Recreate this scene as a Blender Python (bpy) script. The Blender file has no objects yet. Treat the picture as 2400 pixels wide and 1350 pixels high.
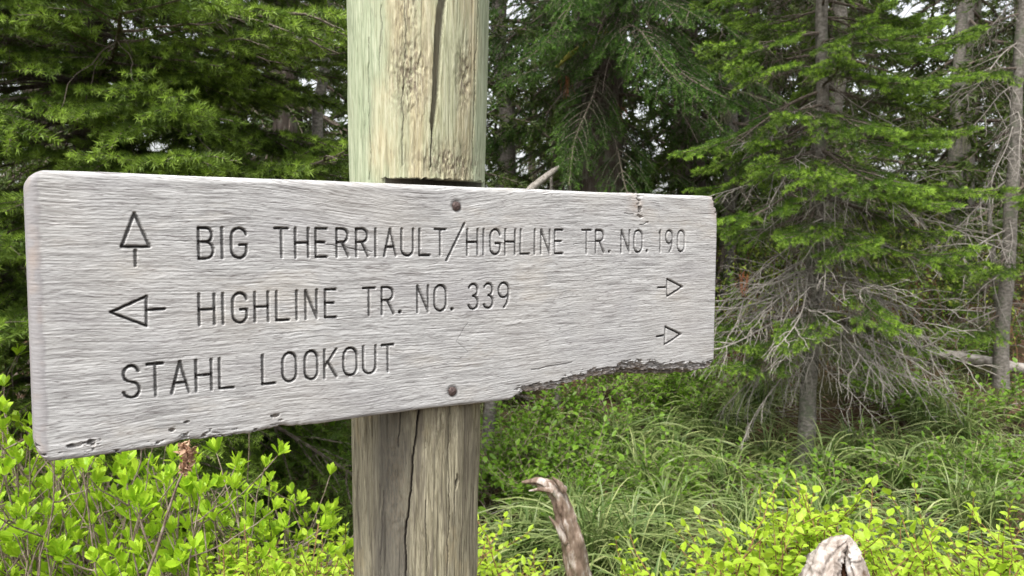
import bpy, math, time
import numpy as np
from mathutils import Matrix, Vector
T0 = time.time()
R = math.radians
S = bpy.context.scene
COL = S.collection

# ------------------------------------------------------------------ camera, sky, sun, exposure
cam = bpy.data.cameras.new('camera')
camo = bpy.data.objects.new('camera', cam)
COL.objects.link(camo)
camo.location = (0, 0, 1.5)
PITCH = 0.07235
camo.rotation_euler = (Matrix.Rotation(math.pi / 2 - PITCH, 3, 'X') @ Matrix.Rotation(0.0054, 3, 'Z')).to_euler()
cam.sensor_width = 36.0
cam.lens = 1884 / 2400 * 36
cam.clip_start = 0.02
cam.clip_end = 2000
cam.dof.use_dof = True
cam.dof.focus_distance = 0.86
cam.dof.aperture_fstop = 19.0
S.camera = camo

SUN_EL, SUN_AZ = R(58), R(205)          # azimuth clockwise from +Y
wd = bpy.data.worlds.new('World')
S.world = wd
wd.use_nodes = True
wn = wd.node_tree
wn.nodes.clear()
sky = wn.nodes.new('ShaderNodeTexSky')
sky.sky_type = 'NISHITA'
sky.sun_disc = False
sky.sun_elevation = SUN_EL
sky.sun_rotation = SUN_AZ
sky.dust_density = 4.0
sky.ozone_density = 1.0
hs = wn.nodes.new('ShaderNodeHueSaturation')
hs.inputs['Saturation'].default_value = 0.18
bg = wn.nodes.new('ShaderNodeBackground')
bg.inputs['Strength'].default_value = 0.15
wo = wn.nodes.new('ShaderNodeOutputWorld')
wn.links.new(sky.outputs[0], hs.inputs['Color'])
wn.links.new(hs.outputs[0], bg.inputs['Color'])
wn.links.new(bg.outputs[0], wo.inputs['Surface'])

sl = bpy.data.lights.new('sun', 'SUN')
sl.energy = 1.5
sl.angle = R(14)
sl.color = (1.0, 0.965, 0.91)
so = bpy.data.objects.new('sun', sl)
COL.objects.link(so)
sd = Vector((math.sin(SUN_AZ) * math.cos(SUN_EL), math.cos(SUN_AZ) * math.cos(SUN_EL), math.sin(SUN_EL)))
so.rotation_euler = sd.to_track_quat('Z', 'Y').to_euler()
so.location = (0, -3, 8)

S.view_settings.view_transform = 'Standard'
S.view_settings.look = 'None'
S.view_settings.exposure = 1.25
S.view_settings.gamma = 1.0
S.view_settings.use_curve_mapping = False
S.render.engine = 'CYCLES'
S.cycles.max_bounces = 6
S.cycles.diffuse_bounces = 3
S.cycles.transmission_bounces = 4
S.cycles.use_denoising = True

# ------------------------------------------------------------------ noise + mesh helpers
def _hash(ix, iy, iz, seed):
    h = (ix.astype(np.int64) * 374761393 + iy.astype(np.int64) * 668265263 + iz * 2147483647 + seed * 144269) & 0xffffffff
    h = ((h ^ (h >> 13)) * 1274126177) & 0xffffffff
    h = ((h ^ (h >> 16)) * 2246822519) & 0xffffffff
    return ((h ^ (h >> 15)) & 0xffffff) / float(0xffffff)

def noise(x, y, seed=0):
    """value noise 0..1"""
    x = np.asarray(x, float); y = np.asarray(y, float)
    x, y = np.broadcast_arrays(x, y)
    ix = np.floor(x); iy = np.floor(y)
    fx = x - ix; fy = y - iy
    fx = fx * fx * (3 - 2 * fx); fy = fy * fy * (3 - 2 * fy)
    a = _hash(ix, iy, 0, seed); b = _hash(ix + 1, iy, 0, seed)
    c = _hash(ix, iy + 1, 0, seed); d = _hash(ix + 1, iy + 1, 0, seed)
    return (a + (b - a) * fx) * (1 - fy) + (c + (d - c) * fx) * fy

def fbm(x, y, seed=0, o=3):
    s = 0; a = 1; t = 0
    for k in range(o):
        s = s + a * noise(np.asarray(x) * 2 ** k, np.asarray(y) * 2 ** k, seed + 17 * k); t += a; a *= .5
    return s / t

def sstep(a, b, x):
    t = np.clip((np.asarray(x, float) - a) / (b - a), 0, 1)
    return t * t * (3 - 2 * t)

def unit(v):
    return v / np.maximum(np.linalg.norm(v, axis=-1, keepdims=True), 1e-9)

def mesh(name, V, F, mats, mi=None, attrs=None, smooth=False):
    me = bpy.data.meshes.new(name)
    V = np.ascontiguousarray(V, dtype=np.float32); F = np.ascontiguousarray(F, dtype=np.int32)
    n, k = F.shape
    me.vertices.add(len(V)); me.vertices.foreach_set('co', V.ravel())
    me.loops.add(n * k); me.loops.foreach_set('vertex_index', F.ravel())
    me.polygons.add(n)
    me.polygons.foreach_set('loop_start', np.arange(0, n * k, k, dtype=np.int32))
    me.polygons.foreach_set('use_smooth', np.full(n, smooth, dtype=bool))
    for m in (mats if isinstance(mats, (list, tuple)) else [mats]):
        me.materials.append(m)
    if mi is not None:
        me.polygons.foreach_set('material_index', np.asarray(mi, dtype=np.int32))
    for k_, v in (attrs or {}).items():
        a = me.attributes.new(k_, 'FLOAT', 'POINT')
        a.data.foreach_set('value', np.asarray(v, dtype=np.float32).ravel())
    me.update(calc_edges=True)
    me.validate()
    return me

def obj(name, me, parent=None, loc=None, mat=None, **props):
    o = bpy.data.objects.new(name, me)
    COL.objects.link(o)
    if parent is not None:
        o.parent = parent
    if loc is not None:
        o.location = loc
    if mat is not None:
        o.matrix_basis = mat
    for k, v in props.items():
        if v is not None:
            o[k] = v
    return o

def grid_faces(nr, nc, wrap=False):
    r = np.arange(nr - 1)[:, None]; c = np.arange(nc if wrap else nc - 1)[None, :]
    c2 = (c + 1) % nc
    a = r * nc + c; b = r * nc + c2; d = (r + 1) * nc + c; e = (r + 1) * nc + c2
    return np.stack([a, b, e, d], -1).reshape(-1, 4)

class Acc:
    """collects triangle soup"""
    def __init__(s): s.V = []; s.F = []; s.A = []; s.n = 0
    def add(s, V, F, a=None):
        V = np.asarray(V, float).reshape(-1, 3); F = np.asarray(F)
        if len(V) == 0: return
        if F.shape[1] == 4:
            F = np.concatenate([F[:, [0, 1, 2]], F[:, [0, 2, 3]]])
        s.V.append(V); s.F.append(F + s.n); s.n += len(V)
        s.A.append(np.zeros(len(V)) if a is None else np.broadcast_to(a, (len(V),)))
    def get(s): return np.concatenate(s.V), np.concatenate(s.F), np.concatenate(s.A)
    def mesh(s, name, mat, smooth=False, attr='tip'):
        V, F, A = s.get()
        return mesh(name, V, F, mat, attrs={attr: A}, smooth=smooth)

def tubes(P, Rr, sides=4, cap=True):
    """P (n,k,3) paths, Rr (n,k) radii -> verts, quads"""
    P = np.asarray(P, float); n, k, _ = P.shape
    T = unit(np.gradient(P, axis=1))
    up = np.where(np.abs(T[..., 2:3]) > .93, np.array([1., 0, 0]), np.array([0, 0, 1.]))
    A = unit(np.cross(T, up)); B = np.cross(T, A)
    th = np.arange(sides) / sides * 2 * np.pi
    V = P[:, :, None, :] + Rr[:, :, None, None] * (A[:, :, None, :] * np.cos(th)[:, None] + B[:, :, None, :] * np.sin(th)[:, None])
    f = grid_faces(k, sides, True)
    F = (f[None] + (np.arange(n) * k * sides)[:, None, None]).reshape(-1, 4)
    return V.reshape(-1, 3), F

# ------------------------------------------------------------------ materials
class NT:
    def __init__(s, name):
        s.m = bpy.data.materials.new(name); s.m.use_nodes = True
        s.t = s.m.node_tree; s.t.nodes.clear()
        s.out = s.t.nodes.new('ShaderNodeOutputMaterial')
    def N(s, typ, ins=None, **kw):
        n = s.t.nodes.new('ShaderNode' + typ)
        for k, v in kw.items(): setattr(n, k, v)
        for k, v in (ins or {}).items():
            if isinstance(v, bpy.types.NodeSocket): s.t.links.new(v, n.inputs[k])
            else: n.inputs[k].default_value = v
        return n
    def math(s, op, a, b=0.0, c=None):
        n = s.N('Math', {0: a, 1: b}, operation=op)
        if c is not None: n.inputs[2].default_value = c
        return n.outputs[0]
    def attr(s, name): return s.N('Attribute', attribute_name=name).outputs['Fac']
    def coord(s, scale=(1, 1, 1), which='Object'):
        tc = s.N('TexCoord').outputs[which]
        return s.N('Mapping', {'Vector': tc, 'Scale': scale}).outputs[0]
    def noise(s, vec, scale=5, detail=4, rough=.6, dist=0.0):
        return s.N('TexNoise', {'Vector': vec, 'Scale': scale, 'Detail': detail, 'Roughness': rough, 'Distortion': dist}).outputs['Fac']
    def ramp(s, fac, stops):
        n = s.N('ValToRGB', {'Fac': fac}); e = n.color_ramp.elements
        while len(e) < len(stops): e.new(.5)
        for el, (p, c) in zip(e, stops):
            el.position = p; el.color = (*c, 1) if len(c) == 3 else c
        return n.outputs['Color']
    def step(s, fac, lo, hi):
        return s.N('MapRange', {'Value': fac, 'From Min': lo, 'From Max': hi}, clamp=True).outputs['Result']
    def mix(s, fac, a, b, mode='MIX'):
        n = s.N('Mix', data_type='RGBA', blend_type=mode)
        for i, v in ((0, fac), (6, a), (7, b)):
            if isinstance(v, bpy.types.NodeSocket): s.t.links.new(v, n.inputs[i])
            else: n.inputs[i].default_value = v if i == 0 else (*v, 1)
        return n.outputs[2]
    def bump(s, h, strength=.5, dist=.001):
        return s.N('Bump', {'Height': h, 'Strength': strength, 'Distance': dist}).outputs[0]
    def bsdf(s, col, rough=.8, normal=None, spec=.3, transl=0.0, tcol=None, metal=0.0):
        p = s.N('BsdfPrincipled', {'Base Color': col if isinstance(col, bpy.types.NodeSocket) else (*col, 1), 'Roughness': rough, 'Specular IOR Level': spec, 'Metallic': metal})
        if normal is not None: s.t.links.new(normal, p.inputs['Normal'])
        o = p.outputs[0]
        if transl:
            tr = s.N('BsdfTranslucent', {'Color': tcol if tcol is not None else col})
            o = s.N('MixShader', {0: transl, 1: p.outputs[0], 2: tr.outputs[0]}).outputs[0]
        s.t.links.new(o, s.out.inputs['Surface'])
        return s.m

def m_foliage(name, dark, mid, tip, transl=.3, rough=.55, var=.35):
    t = NT(name)
    a = t.attr('tip')
    rnd = t.N('ObjectInfo').outputs['Random']
    nz = t.noise(t.coord((1, 1, 1)), 9, 3, .6)
    f = t.math('ADD', t.math('MULTIPLY', nz, .8), t.math('MULTIPLY', rnd, var))
    base = t.mix(t.step(f, .3, .60 + var), dark, mid)
    c = t.mix(a, base, tip)
    return t.bsdf(c, rough, None, .35, transl, c)

M = {}
# weathered board
def m_board():
    t = NT('weathered_board_wood')
    co = t.N('TexCoord').outputs['Object']
    sep = t.N('SeparateXYZ', {0: co})
    bw = t.attr('grain'); gr = t.attr('groove'); rot = t.attr('rot')
    wob = t.math('MULTIPLY', t.noise(co, 55, 2, .5), 3.0)
    bw2 = t.math('ADD', bw, wob)
    v = t.N('CombineXYZ', {0: t.math('MULTIPLY', sep.outputs[0], 26.0), 1: bw2, 2: t.math('MULTIPLY', sep.outputs[2], 30.0)}).outputs[0]
    fine = t.noise(v, .60, 5, .74)
    v2 = t.N('CombineXYZ', {0: t.math('MULTIPLY', sep.outputs[0], 90.0), 1: t.math('MULTIPLY', bw2, 1.5), 2: 0.0}).outputs[0]
    fib = t.noise(v2, .8, 3, .65)
    v3 = t.N('CombineXYZ', {0: t.math('MULTIPLY', sep.outputs[0], 34.0), 1: t.math('MULTIPLY', bw2, 1.0), 2: 7.0}).outputs[0]
    line = t.math('ABSOLUTE', t.math('SUBTRACT', t.noise(v3, .62, 2, .5), .5))
    broad = t.noise(co, 7, 3, .5)
    c = t.ramp(fine, [(.31, (.10, .097, .094)), (.42, (.27, .266, .262)), (.51, (.44, .438, .432)), (.66, (.64, .642, .636))])
    c = t.mix(t.math('MULTIPLY', t.step(line, .026, .003), .85), c, (.115, .10, .10))
    c = t.mix(t.math('MULTIPLY', t.step(fib, .54, .66), .42), c, (.20, .18, .175))
    c = t.mix(t.math('MULTIPLY', t.step(broad, .45, .72), .28), c, (.42, .385, .34))
    patch = t.noise(t.N('Mapping', {'Vector': co, 'Scale': (1, 2.2, 1)}).outputs[0], 5.5, 5, .62)
    c = t.mix(t.math('MULTIPLY', t.step(patch, .50, .64), .30), c, (.27, .26, .275))
    c = t.mix(t.math('MULTIPLY', t.step(patch, .44, .34), .28), c, (.45, .40, .33))
    c = t.mix(t.math('MULTIPLY', t.attr('end'), .72), c, (.22, .21, .215))  # end grain grey, with the shade of the end face painted in
    warm = t.noise(co, 28, 3, .6)
    c = t.mix(t.math('MULTIPLY', rot, t.step(warm, .3, .6)), c, (.34, .23, .15))
    groove_noise = t.noise(co, 330, 3, .7)
    c = t.mix(t.math('MULTIPLY', gr, t.step(groove_noise, .10, .40)), c, (.016, .014, .013))
    h = t.math('ADD', fine, t.math('MULTIPLY', fib, .5))
    return t.bsdf(c, .82, t.bump(h, .3, .0005), .25)
M['board'] = m_board()

def m_post():
    t = NT('weathered_post_wood')
    co = t.N('TexCoord').outputs['Object']
    st = t.attr('streak'); low = t.attr('lower'); cr = t.attr('crack'); gre = t.attr('green')
    v = t.N('Mapping', {'Vector': co, 'Scale': (1, 1, .07)}).outputs[0]
    f = t.noise(v, 260, 5, .68, 1.2)
    f2 = t.noise(v, 60, 4, .6, 1.5)
    blot = t.noise(t.N('Mapping', {'Vector': co, 'Scale': (1, 1, .4)}).outputs[0], 26, 4, .62)
    green = t.ramp(f, [(.30, (.14, .17, .10)), (.45, (.30, .35, .225)), (.65, (.44, .48, .335))])
    tan = t.ramp(f, [(.30, (.18, .15, .09)), (.45, (.40, .355, .215)), (.65, (.56, .52, .36))])
    tan = t.mix(t.step(t.noise(t.N('Mapping', {'Vector': co, 'Scale': (1, 1, .12)}).outputs[0], 48, 3, .6), .42, .60), tan, t.mix(.6, tan, green))
    gm = t.step(t.math('ADD', gre, t.math('MULTIPLY', t.math('SUBTRACT', blot, .5), 1.6)), .3, .75)
    c = t.mix(gm, tan, green)
    c = t.mix(t.math('MULTIPLY', t.step(f2, .56, .74), .5), c, (.20, .19, .13))
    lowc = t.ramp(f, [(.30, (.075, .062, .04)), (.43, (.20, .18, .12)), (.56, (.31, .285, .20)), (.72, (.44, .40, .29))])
    ln = t.math('ABSOLUTE', t.math('SUBTRACT', t.noise(t.N('Mapping', {'Vector': co, 'Scale': (1, 1, .045)}).outputs[0], 210, 2, .5), .5))
    lnm = t.step(ln, .020, .003)
    c = t.mix(t.math('MULTIPLY', lnm, .38), c, (.16, .15, .10))
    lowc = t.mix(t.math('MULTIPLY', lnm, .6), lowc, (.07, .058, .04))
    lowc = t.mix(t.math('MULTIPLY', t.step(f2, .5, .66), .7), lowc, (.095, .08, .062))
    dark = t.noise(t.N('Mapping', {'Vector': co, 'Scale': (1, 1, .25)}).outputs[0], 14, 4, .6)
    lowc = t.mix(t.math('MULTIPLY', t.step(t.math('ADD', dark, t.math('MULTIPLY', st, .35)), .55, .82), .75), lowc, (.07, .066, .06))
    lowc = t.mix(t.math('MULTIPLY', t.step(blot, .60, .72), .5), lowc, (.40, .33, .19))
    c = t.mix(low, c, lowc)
    c = t.mix(t.math('MULTIPLY', t.attr('spall'), t.step(t.noise(t.N('Mapping', {'Vector': co, 'Scale': (1, 1, .35)}).outputs[0], 420, 3, .6), .42, .60)), c, (.17, .14, .10))
    c = t.mix(cr, c, (.075, .062, .058))  # dark cracks; the shade inside the sign notch is painted in too
    h = t.math('ADD', f, t.math('MULTIPLY', f2, .8))
    return t.bsdf(c, .8, t.bump(h, .8, .0014), .25)
M['post'] = m_post()

def m_bark(name, cols, sc=60, zs=.25, lich=None):
    t = NT(name)
    v = t.coord((1, 1, zs))
    f = t.noise(v, sc, 5, .65)
    c = t.ramp(f, [(.3, cols[0]), (.52, cols[1]), (.75, cols[2])])
    if lich:
        n = t.noise(t.coord(), 12, 4, .65)
        c = t.mix(t.math('MULTIPLY', t.step(n, .53, .62), .7), c, lich)
    return t.bsdf(c, .88, t.bump(f, .8, .004), .2)
M['bark_dark'] = m_bark('conifer_bark', [(.035, .026, .02), (.09, .072, .06), (.19, .165, .145)], 30, .2, (.17, .18, .13))
M['bark_grey'] = m_bark('grey_fir_bark', [(.07, .062, .052), (.17, .155, .135), (.30, .28, .25)], 40, 1.6, (.10, .12, .07))
M['twig'] = m_bark('branch_wood', [(.06, .045, .035), (.13, .105, .085), (.24, .21, .18)], 60, 1)
M['deadwood'] = m_bark('dead_grey_branch', [(.14, .125, .105), (.28, .255, .225), (.44, .415, .38)], 60, 1)
M['snag'] = m_bark('weathered_snag_wood', [(.05, .03, .02), (.20, .145, .11), (.62, .57, .53)], 38, .35)
M['stump'] = m_bark('bleached_stump_wood', [(.09, .06, .04), (.40, .35, .31), (.74, .72, .70)], 34, .3)
M['rotten_shade'] = m_bark('rotten_wood_hollow_shade', [(.02, .01, .006), (.09, .04, .02), (.20, .10, .055)], 40, .5)  # brown rotten wood, with the shade of the stump hollow in its colour
M['birch'] = m_bark('pale_log_bark', [(.10, .085, .07), (.33, .30, .27), (.55, .52, .48)], 26, 1)
M['redstem'] = m_bark('reddish_shrub_stem', [(.10, .05, .025), (.22, .12, .06), (.34, .22, .12)], 50, 1)
M['greystem'] = m_bark('grey_shrub_stem', [(.09, .065, .045), (.20, .155, .12), (.36, .31, .26)], 50, 1)
M['fir1'] = m_foliage('olive_fir_needles', (.030, .062, .009), (.095, .17, .020), (.40, .58, .08))
M['spruce'] = m_foliage('dark_hemlock_needles', (.018, .050, .008), (.050, .13, .018), (.15, .30, .035))
M['fir3'] = m_foliage('green_fir_needles', (.035, .075, .010), (.08, .175, .020), (.32, .50, .055))
M['backfol'] = m_foliage('forest_needles', (.030, .055, .010), (.08, .125, .022), (.16, .23, .04))
M['leafA'] = m_foliage('bright_shrub_leaf', (.15, .33, .012), (.36, .58, .022), (.50, .68, .05), .42, .42, .75)
M['leafB'] = m_foliage('yellow_green_leaf', (.28, .44, .018), (.42, .60, .035), (.50, .66, .08), .45, .45, .75)
M['leafC'] = m_foliage('shade_leaf', (.04, .11, .010), (.09, .20, .018), (.20, .34, .03), .35, .45)
M['grass'] = m_foliage('beargrass_blades', (.045, .105, .016), (.13, .24, .036), (.38, .42, .17), .3, .45)
M['brush'] = m_foliage('brush_leaf', (.14, .20, .025), (.28, .35, .055), (.40, .48, .08), .3, .6)
M['lichen'] = NT('hanging_lichen').bsdf((.20, .20, .12), .9)
M['lichen_y'] = NT('yellow_lichen').bsdf((.24, .23, .045), .9)
M['redneedle'] = NT('dead_red_needles').bsdf((.35, .12, .05), .8)
M['husk'] = m_foliage('dry_seed_husk', (.20, .09, .05), (.38, .20, .12), (.55, .38, .26), .2, .7)

def m_nail():
    t = NT('rusty_nail_metal')
    n = t.noise(t.coord(), 900, 4, .7)
    c = t.ramp(n, [(.3, (.045, .03, .026)), (.6, (.12, .085, .078)), (.8, (.22, .17, .16))])
    return t.bsdf(c, .6, t.bump(n, .6, .0004), .5, metal=.35)
M['nail'] = m_nail()

def m_ground():
    t = NT('forest_floor')
    a = t.noise(t.coord(), 1.6, 5, .6)
    b = t.noise(t.coord(), 45, 5, .75)
    c = t.ramp(b, [(.3, (.025, .016, .010)), (.5, (.085, .052, .032)), (.7, (.19, .12, .075))])
    c = t.mix(t.math('MULTIPLY', t.step(a, .46, .60), .6), c, (.045, .065, .02))
    return t.bsdf(c, .95, t.bump(b, .8, .02), .1)
M['ground'] = m_ground()

# ------------------------------------------------------------------ terrain
def gh(x, y):
    x = np.asarray(x, float); y = np.asarray(y, float)
    k = .22 + .78 * sstep(-.3, 2.2, x)
    r = np.clip(y - 4.9, 0, 2.8) * .25 + np.clip(y - 7.7, 0, 14) * .10
    return k * r + .10 * (noise(x * .9, y * .9, 5) - .5) * sstep(1, 3, y) + .05 * (noise(x * 3, y * 3, 6) - .5)

def build_ground():
    n = 190
    u = np.linspace(-1, 1, n)
    ax = np.sinh(u * 5.0) / np.sinh(5.0) * 700
    X, Y = np.meshgrid(ax, ax + 5)
    Z = gh(X, np.clip(Y, -50, 300))
    return mesh('ground', np.stack([X, Y, Z], -1).reshape(-1, 3), grid_faces(n, n), M['ground'], smooth=True)
obj('ground', build_ground(), kind='structure')

def scr(px, py, Y):
    """point at forward distance Y seen where the photograph has pixel (px, py)"""
    dz = math.cos(PITCH) * (675 - py) - math.sin(PITCH) * 1884
    dy = math.sin(PITCH) * (675 - py) + math.cos(PITCH) * 1884
    return np.array([(px - 1200) / dy * Y, Y, 1.5 + dz / dy * Y])

# ------------------------------------------------------------------ the sign board
YAW = 0.59204
BD = np.array([math.cos(YAW), math.sin(YAW), 0.0])          # along the board
BN = np.array([math.sin(YAW), -math.cos(YAW), 0.0])         # out of its face
B_TL = np.array([-0.39111, 0.65, 1.54679])
B_H, B_W, B_T = 239.7, 810.0, 42.0                           # mm
B_O = B_TL - np.array([0, 0, B_H / 1000])

def arc(cx, cy, rx, ry, a0, a1, n=10):
    t = np.radians(np.linspace(a0, a1, n))
    return [(cx + rx * math.cos(q), cy + ry * math.sin(q)) for q in t]
GL = {
 'I': [[(0, 0), (0, 1)]], '1': [[(0, 0), (0, 1), (-.25, .88)]],
 'T': [[(0, 1), (1, 1)], [(.5, 1), (.5, 0)]],
 'H': [[(0, 0), (0, 1)], [(1, 0), (1, 1)], [(0, .5), (1, .5)]],
 'E': [[(1, 1), (0, 1), (0, 0), (1, 0)], [(0, .52), (.8, .52)]],
 'L': [[(0, 1), (0, 0), (1, 0)]],
 'N': [[(0, 0), (0, 1), (1, 0), (1, 1)]],
 'A': [[(0, 0), (.5, 1), (1, 0)], [(.17, .33), (.83, .33)]],
 'K': [[(0, 0), (0, 1)], [(1, 1), (0, .38)], [(.28, .56), (1, 0)]],
 'U': [[(0, 1), (0, .25)] + arc(.5, .25, .5, .25, 180, 360) + [(1, 1)]],
 'O': [arc(.5, .7, .5, .3, 0, 180) + arc(.5, .3, .5, .3, 180, 360) + [(1, .7)]],
 'G': [arc(.5, .72, .5, .28, 12, 180) + arc(.5, .28, .5, .28, 180, 360) + [(1, .44), (.55, .44)]],
 'B': [[(0, 0), (0, 1), (.5, 1)] + arc(.5, .77, .42, .23, 90, -90) + [(0, .54)], [(.5, .54)] + arc(.5, .27, .5, .27, 90, -90) + [(0, 0)]],
 'R': [[(0, 0), (0, 1), (.5, 1)] + arc(.5, .76, .45, .24, 90, -90) + [(0, .52)], [(.45, .52), (1, 0)]],
 'S': [arc(.5, .745, .47, .255, 15, 270, 12) + arc(.5, .245, .5, .245, 90, -165, 12)],
 '3': [arc(.5, .76, .45, .24, 155, -90, 12), arc(.5, .26, .5, .26, 90, -155, 12)],
 '9': [arc(.5, .7, .5, .3, 0, 360, 20), [(1, .7), (1, .5), (.85, .2), (.55, 0)]],
 '.': [[(0, .05), (0.01, .05)]],
}
GL['0'] = GL['O']
TEXT = [
 (165.4, 193.1, "B131.8-144.4 I152.3 G160.6-174.2 T200.9-213.2 H220.7-233.3 E241.0-251.9 R262.5-274.5 R283.2-295.6 I304 A313.5-326.9 U333.3-346.6 L354.1-365.7 T372.4-385.4 H412.5-425.7 I433.4 G442.4-455.4 H462.3-475.7 L483.3-495.2 I503.1 N512.2-524.6 E532.1-543.4 T573.2-587.1 R594.5-607.4 .616.3 N635.9-649.4 O657.3-671.2 .679.3 1702.5 9712.4-724.8 0734.2-746.8"),
 (105.3, 133.0, "H130.9-144.2 I151.8 G160.6-173.5 H181-193.4 L201.5-213.1 I221.1 N230-241.1 E249.9-260.5 T290-302.6 R310.7-323.7 .331 N351.4-364 O371.8-385.9 .393.3 3413.7-426.4 3433.6-446 9453.4-467.3"),
 (45.2, 73.2, "S66.8-79.7 T86.2-99.1 A105.9-120.7 H127-140.4 L147.6-159.8 L187.1-198.9 O206.4-219.8 O228.3-241.2 K248.3-260.7 O268.3-282.5 U289.5-303.1 T310.3-323.3"),
]
STROKES = []
for yb, yt, line in TEXT:
    for tok in line.split():
        p = tok[1:].split('-'); xa = float(p[0]); xb = float(p[-1])
        w = xb - xa if xb > xa else 6.0
        for pl in GL[tok[0]]:
            STROKES.append(([(xa + x * w, yb + y * (yt - yb)) for x, y in pl], 2.0 if tok[0] == '.' else 1.38))
for pl in ([(386.4, 159.7), (408.7, 199.3)],
           [(79.4, 205.2), (68.6, 176.6), (90.9, 176.5), (79.4, 205.2)], [(79.3, 173.5), (79.2, 160.1)],
           [(58.8, 120.7), (87.1, 133.1), (86.6, 107.3), (58.8, 120.7)], [(88.5, 121.1), (101.7, 121.5)],
           [(716.1, 129.7), (716.7, 106.7), (744.6, 118.6), (716.1, 129.7)], [(700.2, 119.0), (714, 119.0)],
           [(714.6, 66.9), (713.7, 43.2), (743.2, 55.3), (714.6, 66.9)], [(699.6, 54.9), (712, 55.7)]):
    STROKES.append((pl, 1.38))

def build_board():
    nc, nr = 1180, 500
    k = 0.558 / 650
    s = np.linspace(0, 1, nc)
    a = ((1 + k * B_W) ** s - 1) / k
    botx = [0, 10, 55, 93, 104, 115, 122, 148, 176, 196, 203, 221, 240, 274, 300, 362, 415, 472, 477, 495, 497, 539, 544, 562, 580, 584, 610, 632, 634, 655, 700, 745, 775, 800, 810]
    boty = [1.5, -1.8, -3.2, -2.2, -1.0, 1.8, .4, -.6, -1.0, 1.2, 2.6, .2, -.4, -.6, -.4, -.3, -1.5, -2.5, -1.0, 1.4, 2.2, .4, 6.0, 6.6, 5.9, 8.7, 9.3, 8.9, 9.5, 8.6, 3.5, -1.0, -2.8, -2.0, 1]
    rag = sstep(440, 480, a) + .5 * sstep(60, 90, a) * (1 - sstep(225, 245, a))
    bot = np.interp(a, botx, boty) + ((noise(a / 5, a * 0, 3) - .5) * 2.2 + (noise(a / 2, a * 0, 4) - .5) * 1.4) * rag + (noise(a / 30, 0 * a, 8) - .5) * 1.2
    top = B_H + (noise(a / 60, a * 0, 9) - .5) * 1.0 - 1.6 * np.exp(-((a - 668) / 10) ** 2) * noise(a / 2, a * 0, 11)
    # rounded corners
    for c0, rr, sgn in ((0, 15, 1), (B_W, 14, -1)):
        d = np.clip(rr - sgn * (a - c0), 0, rr)
        top = top - (rr - np.sqrt(np.maximum(rr * rr - d * d, 0)))
    d = np.clip(11 - a, 0, 11); bot = bot + (11 - np.sqrt(121 - d * d))
    d = np.clip(a - (B_W - 7), 0, 7); bot = bot + (7 - np.sqrt(49 - d * d))
    # right end is nibbled away a little
    t = np.linspace(0, 1, nr)[:, None]
    A = np.broadcast_to(a[None, :], (nr, nc)).copy()
    Bv = bot[None] + t * (top - bot)[None]
    rx = (noise(Bv[:, -1] / 9, Bv[:, -1] * 0, 21) - .3) * 1.6 + 3 * np.exp(-((Bv[:, -1] - 208) / 5) ** 2)
    A -= rx[:, None] * sstep(B_W - 30, B_W, A)
    # warped grain coordinate in mm
    W = Bv + 9 * (fbm(A / 190, Bv / 70, 31, 3) - .5) * 2 + 22 * np.exp(-((A - 330) / 150) ** 2 - ((Bv - 232) / 45) ** 2) - .035 * A * sstep(90, 0, Bv) + 1.0 * (noise(A / 28, Bv / 14, 32) - .5)
    g = fbm(A / 20, W / 1.1, 41, 2)
    g2 = noise(A / 90, W / 2.6, 43)
    Z = -(.20 * sstep(.36, .22, g) + .05 * sstep(.42, .15, g2)) + .35 * (fbm(A / 60, Bv / 25, 44) - .5)
    Z += .22 * (noise(A / 3.2, Bv / 1.1, 45) - .5)
    # rounded edges
    e_l = A; e_r = B_W - A; e_t = top[None] - Bv; e_b = Bv - bot[None]
    def rnd(e, r): 
        q = np.clip(r - e, 0, r); return r - np.sqrt(np.maximum(r * r - q * q, 0))
    Z -= rnd(e_l, 10.0) + rnd(e_t, 6.0) + rnd(e_r, 4.0) + rnd(np.maximum(e_b, 0), 5.0)
    Z = np.maximum(Z, -22 + .6 * g)
    # rot at the lower edge and corners
    rn = fbm(A / 6, W / 2.8, 51, 3)
    f2 = np.interp(a, [628, 632, 655, 680, 716, 745, 773, 800, 812], [-30, 15.3, 16.2, 13.2, 8.6, 6.2, 2.8, 3.2, 3.5]) + (noise(a / 6, a * 0, 61) - .5) * 3 + (noise(a / 2, a * 0, 62) - .5) * 1.5
    f3 = np.interp(a, [470, 476, 494, 540, 546, 583, 590, 628, 640], [-30, 1, 2.8, 1.5, 7.0, 8.8, 10.5, 11.8, -30]) + (noise(a / 5, a * 0, 63) - .5) * 2
    e_b2 = Bv - np.maximum(bot, np.maximum(f2, f3))[None]
    zone = np.maximum(sstep(23, 2, e_b2) * np.maximum(sstep(450, 500, A), sstep(230, 200, A) * .52), .9 * sstep(20, 4, e_r) * sstep(30, 8, e_t))
    zone = np.maximum(zone, .8 * np.exp(-((A - 35) / 20) ** 2 - ((Bv - 10) / 5) ** 2))
    zone = np.maximum(zone, .85 * np.exp(-((A - 106) / 5) ** 2 - ((Bv - 12) / 2.5) ** 2))
    zone = np.maximum(zone, .85 * np.exp(-((A - 118) / 5) ** 2 - ((Bv - 18) / 2) ** 2))
    zone = np.maximum(zone, .8 * np.exp(-((A - 198) / 7) ** 2 - ((Bv - 13) / 4) ** 2))
    zone = np.maximum(zone, .75 * np.exp(-((A - 664 - (232 - Bv) * .12) / 7) ** 2) * sstep(196, 212, Bv))
    pit = sstep(.60, .42, rn / np.maximum(zone, .05) * .75 + .05)
    pit = sstep(.30, .50, zone - rn * .78 + .10) 
    Z -= pit * (2.5 + 6 * noise(A / 4, W / 1.6, 52))
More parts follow.
